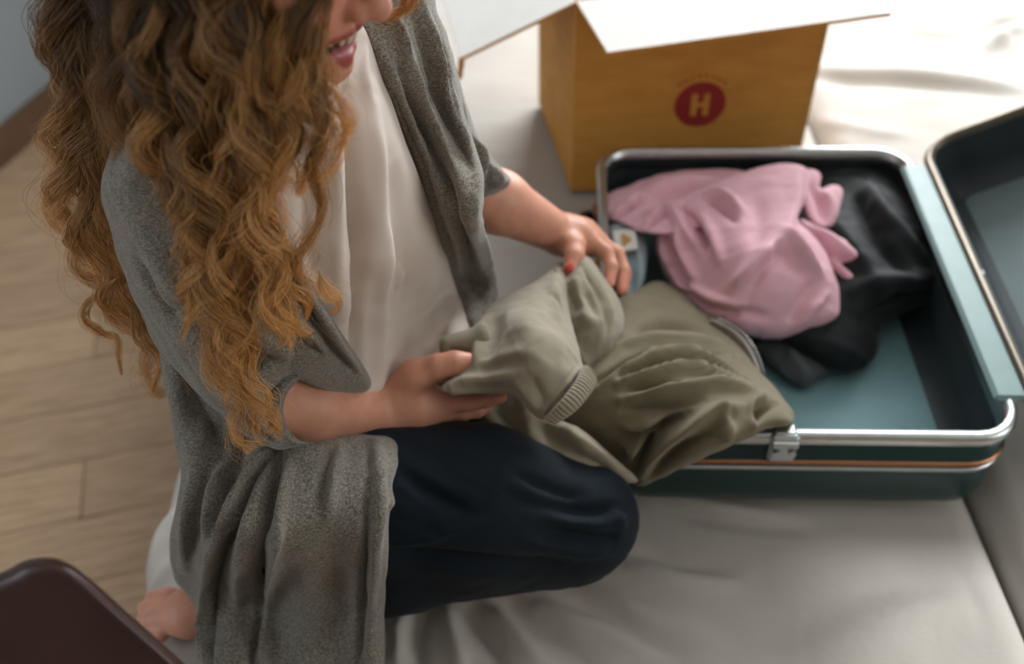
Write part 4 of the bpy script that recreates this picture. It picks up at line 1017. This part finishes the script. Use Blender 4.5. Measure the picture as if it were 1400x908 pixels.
front = [
    [(196, -150), (190, -30), (194, 70), (206, 150), (224, 215), (246, 275), (262, 335), (264, 395), (256, 430)],
    [(215, -150), (212, -30), (210, 80), (226, 165), (248, 225), (262, 290), (280, 350), (296, 405), (318, 445), (342, 500), (360, 552), (366, 600)],
    [(235, -150), (236, -30), (240, 80), (258, 150), (268, 215), (282, 275), (300, 330), (302, 385), (322, 430), (334, 480), (340, 520)],
    [(255, -150), (258, -30), (256, 70), (276, 140), (262, 200), (286, 262), (308, 320), (300, 380), (306, 430), (304, 485), (320, 530), (334, 585), (352, 606)],
    [(280, -150), (284, -30), (280, 60), (298, 130), (314, 190), (330, 245), (340, 300), (342, 350), (358, 400), (368, 445)],
    [(300, -150), (308, -30), (304, 60), (322, 120), (334, 180), (350, 240), (362, 290), (366, 340), (376, 385), (374, 430), (380, 478)],
    [(325, -150), (332, -30), (324, 50), (340, 110), (360, 165), (350, 220), (366, 275), (376, 330), (388, 380), (404, 425), (406, 452)],
    [(345, -150), (356, -30), (352, 60), (372, 115), (392, 160), (384, 215), (372, 265), (364, 310), (374, 355), (380, 400)],
    [(365, -150), (380, -30), (376, 40), (392, 95), (412, 130), (438, 152), (452, 172), (446, 196)],
    [(380, -150), (398, -30), (398, 40), (408, 90), (430, 120), (452, 150), (474, 160), (484, 178)],
    [(392, -150), (414, -40), (420, 30), (430, 80), (420, 125), (432, 170), (444, 212), (430, 262), (416, 312), (424, 360), (440, 398), (452, 418)],
    [(392, -150), (418, -50), (424, 20), (436, 70), (430, 110), (410, 140), (420, 190), (436, 225), (428, 270)],
    [(352, -150), (374, -40), (382, 0), (388, 60), (398, 115), (394, 165)],
    [(205, -150), (200, -30), (196, 90), (216, 190), (236, 250), (256, 310), (274, 370), (282, 420), (296, 470), (300, 520)],
    [(320, -150), (330, -20), (336, 90), (330, 160), (316, 220), (322, 270), (330, 330), (326, 390), (318, 430)],
]
widths = [.013, .016, .015, .014, .015, .014, .014, .013, .008, .006, .010, .012, .014, .012, .015]
for i, (pth, wd) in enumerate(zip(front, widths)):
    lock(pth, dF, [0, -.012, -.004, -.014, 0, -.010, -.012, .0, -.004, .0, -.004, .0, -.002, .012, .008][i], wd*.66, 150, .0095, .082+.012*(i % 3), .10, 100+i)
for i in range(26):                      # fuller hair between and behind them
    k = i % 13; a, b = front[k], front[(k+1) % 12 if k < 11 else 3]
    n = min(len(a), len(b)); t = hrng.uniform(.2, .8); cut = max(5, min(n-hrng.integers(0, 3), 7 if i % 3 else 8))
    pth = [(a[j][0]*(1-t)+b[j][0]*t+hrng.normal()*5, a[j][1]*(1-t)+b[j][1]*t) for j in range(cut)]
    lock(pth, dF, hrng.uniform(.004, .034), .014, 100, .0085, hrng.uniform(.07, .10), .3, 200+i)
for i in range(16):                      # slim locks over the mass
    a = front[hrng.integers(0, 8)]; s = hrng.integers(0, 3)
    pth = [(x+hrng.normal()*9, y) for x, y in a[:len(a)-s]]
    lock(pth, dF, -.018+hrng.normal()*.004, .0045, 34, .0085, hrng.uniform(.06, .09), .2, 300+i, tone=.10)
ends = [[(300, 380), (292, 430), (306, 470), (308, 520), (318, 560)], [(318, 400), (330, 450), (346, 480), (352, 520), (366, 560), (360, 590)], [(280, 370), (262, 400), (250, 428), (258, 470)],
        [(372, 360), (384, 400), (396, 440), (404, 455)], [(360, 360), (372, 410), (374, 450), (382, 480)], [(436, 370), (446, 400), (455, 416), (446, 424)], [(390, 380), (412, 410), (424, 440)], [(330, 450), (330, 500), (336, 540), (352, 580), (362, 606)]]
for i, e in enumerate(ends): lock(e, dF, -.010, .006, 40, .0045, .06, .15, 400+i, 30, False, .8, tone=.25)
back = [
    [(120, -150), (92, -30), (84, 60), (98, 140), (88, 215), (84, 290), (104, 345), (134, 385), (168, 410)],
    [(140, -150), (112, -30), (104, 70), (118, 150), (108, 230), (112, 300), (132, 360), (150, 400), (166, 440), (190, 452)],
    [(155, -150), (130, -20), (126, 90), (140, 180), (130, 260), (142, 330), (160, 390), (180, 430), (200, 470), (212, 510), (215, 540)],
    [(170, -150), (150, -20), (146, 80), (158, 170), (148, 250), (160, 320), (174, 380), (176, 430)],
    [(185, -150), (166, -20), (160, 100), (170, 190), (160, 270), (170, 340), (168, 390)],
    [(110, -150), (82, -40), (74, 40), (90, 120), (80, 200), (86, 260), (92, 320)],
]
for i, b in enumerate(back):
    lock(b, dB, 0, .016, 130, .008, .085, .25, 500+i, tone=.08)
    b2 = [(x+hrng.normal()*8+8, y) for x, y in b[:-1]]
    lock(b2, dB, .03, .018, 100, .009, .09, .35, 520+i, tone=.06)
for i, e in enumerate([[(150, 390), (128, 412), (118, 438), (136, 460), (160, 462), (168, 480), (160, 510)], [(168, 400), (188, 440), (198, 462), (212, 490), (216, 536)], [(160, 380), (140, 400), (148, 425), (180, 440)], [(92, 300), (110, 350), (140, 375)]]):
    lock(e, dB, -.01, .006, 46, .004, .07, .2, 560+i, 30, False, .8, tone=.15)
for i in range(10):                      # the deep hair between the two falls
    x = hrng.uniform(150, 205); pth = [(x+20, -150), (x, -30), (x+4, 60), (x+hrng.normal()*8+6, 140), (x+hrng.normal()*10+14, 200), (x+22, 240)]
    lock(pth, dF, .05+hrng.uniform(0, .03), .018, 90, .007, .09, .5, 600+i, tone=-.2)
for i, e in enumerate([[(500, -160), (540, -60), (556, -10), (548, 12), (528, 20), (518, 14)], [(510, -160), (548, -60), (562, -14), (556, 8), (540, 18)]]):
    lock(e, lambda y: float(np.interp(y, [-160, 20], [.86, .955])), -.02, .009, 160, .003, .07, .5, 650+i, tone=-.05)
for i in range(12):                      # the far side and the back of the head, out of the picture
    a = math.pi*(.80+.42*i/11); base = headc+HF @ np.array([.11*math.cos(a), .10*math.sin(a), .02])
    q = [base, base+np.array([0, 0, -.10]), base+np.array([-.02, .02, -.20]), base+np.array([-.03, .02, -.30])]
    pp = proj(np.array(q)); lock([(x, y, d-.8) for x, y, d in pp], lambda y: .8, 0, .022, 90, .008, .09, .4, 700+i)
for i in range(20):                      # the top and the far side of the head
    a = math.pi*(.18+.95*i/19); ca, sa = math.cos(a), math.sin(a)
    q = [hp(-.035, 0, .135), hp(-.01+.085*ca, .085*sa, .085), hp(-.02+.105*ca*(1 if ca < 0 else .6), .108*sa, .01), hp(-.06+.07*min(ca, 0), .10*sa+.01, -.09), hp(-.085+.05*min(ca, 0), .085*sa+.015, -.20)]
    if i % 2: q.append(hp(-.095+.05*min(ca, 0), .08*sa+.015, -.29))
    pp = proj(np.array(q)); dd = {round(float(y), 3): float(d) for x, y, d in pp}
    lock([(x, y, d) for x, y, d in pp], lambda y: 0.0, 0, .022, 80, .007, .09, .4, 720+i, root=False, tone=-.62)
for i in range(130):                     # single flyaway hairs
    src = (front+back)[hrng.integers(0, len(front)+len(back))]; s = hrng.integers(2, len(src)-2)
    df = dF if src in front else dB
    g = hrng.normal(size=(5, 2))*[9, 5]; dr = hrng.normal()*20
    pth = [(src[min(s+j, len(src)-1)][0]+g[j][0]+dr*j/3+(0), src[min(s+j, len(src)-1)][1]+g[j][1]+6*max(0, s+j-len(src)+1)) for j in range(4)]
    lock(pth, df, hrng.uniform(-.03, .01), .001, 1, .005, hrng.uniform(.03, .06), 1, 800+i, 26, False, .6, .00010, tone=hrng.uniform(.2, .5))
for i, e in enumerate([[(430, 30), (440, 50), (455, 66), (470, 76)], [(428, 36), (446, 48), (458, 62)], [(448, 150), (470, 142), (486, 152)], [(446, 170), (476, 176), (484, 190), (474, 200)], [(450, 160), (480, 164), (490, 176)], [(452, 190), (470, 196), (494, 188)]]):
    lock(e, dF, .015, .0012, 3, .002, .04, 1, 950+i, 24, False, .6, .00011, tone=.6)
hc_ = bpy.data.hair_curves.new('hair'); hc_.add_curves([int(n) for n in S_n])
hc_.position_data.foreach_set('vector', np.vstack(S_pts).astype(np.float32).ravel())
ra = hc_.attributes.get('radius') or hc_.attributes.new('radius', 'FLOAT', 'POINT'); ra.data.foreach_set('value', np.concatenate(S_rad).astype(np.float32))
al = hc_.attributes.new('along', 'FLOAT', 'POINT'); al.data.foreach_set('value', np.concatenate(S_al).astype(np.float32))
hair = bpy.data.objects.new('hair', hc_); COL.objects.link(hair); hc_.materials.append(M_hair)
hair.parent = person; hair.matrix_parent_inverse = Matrix.Translation(person.location).inverted(); hair['kind'] = 'stuff'
hair['label'] = 'long curly brown hair turning copper gold towards its ends'
kb = Body().ell(hp(-.022, 0, .040), (.098, .084, .090), HF, .01).ell(hp(-.05, 0, -.02), (.072, .080, .075), HF, .02)
kv, kf = kb.mesh(.004, 2)
obj('hair_cap', kv, kf, plain('dark_hair_roots', srgb(48, 34, 24), .6), person)
print('strands', len(S_n), 'points', sum(S_n))
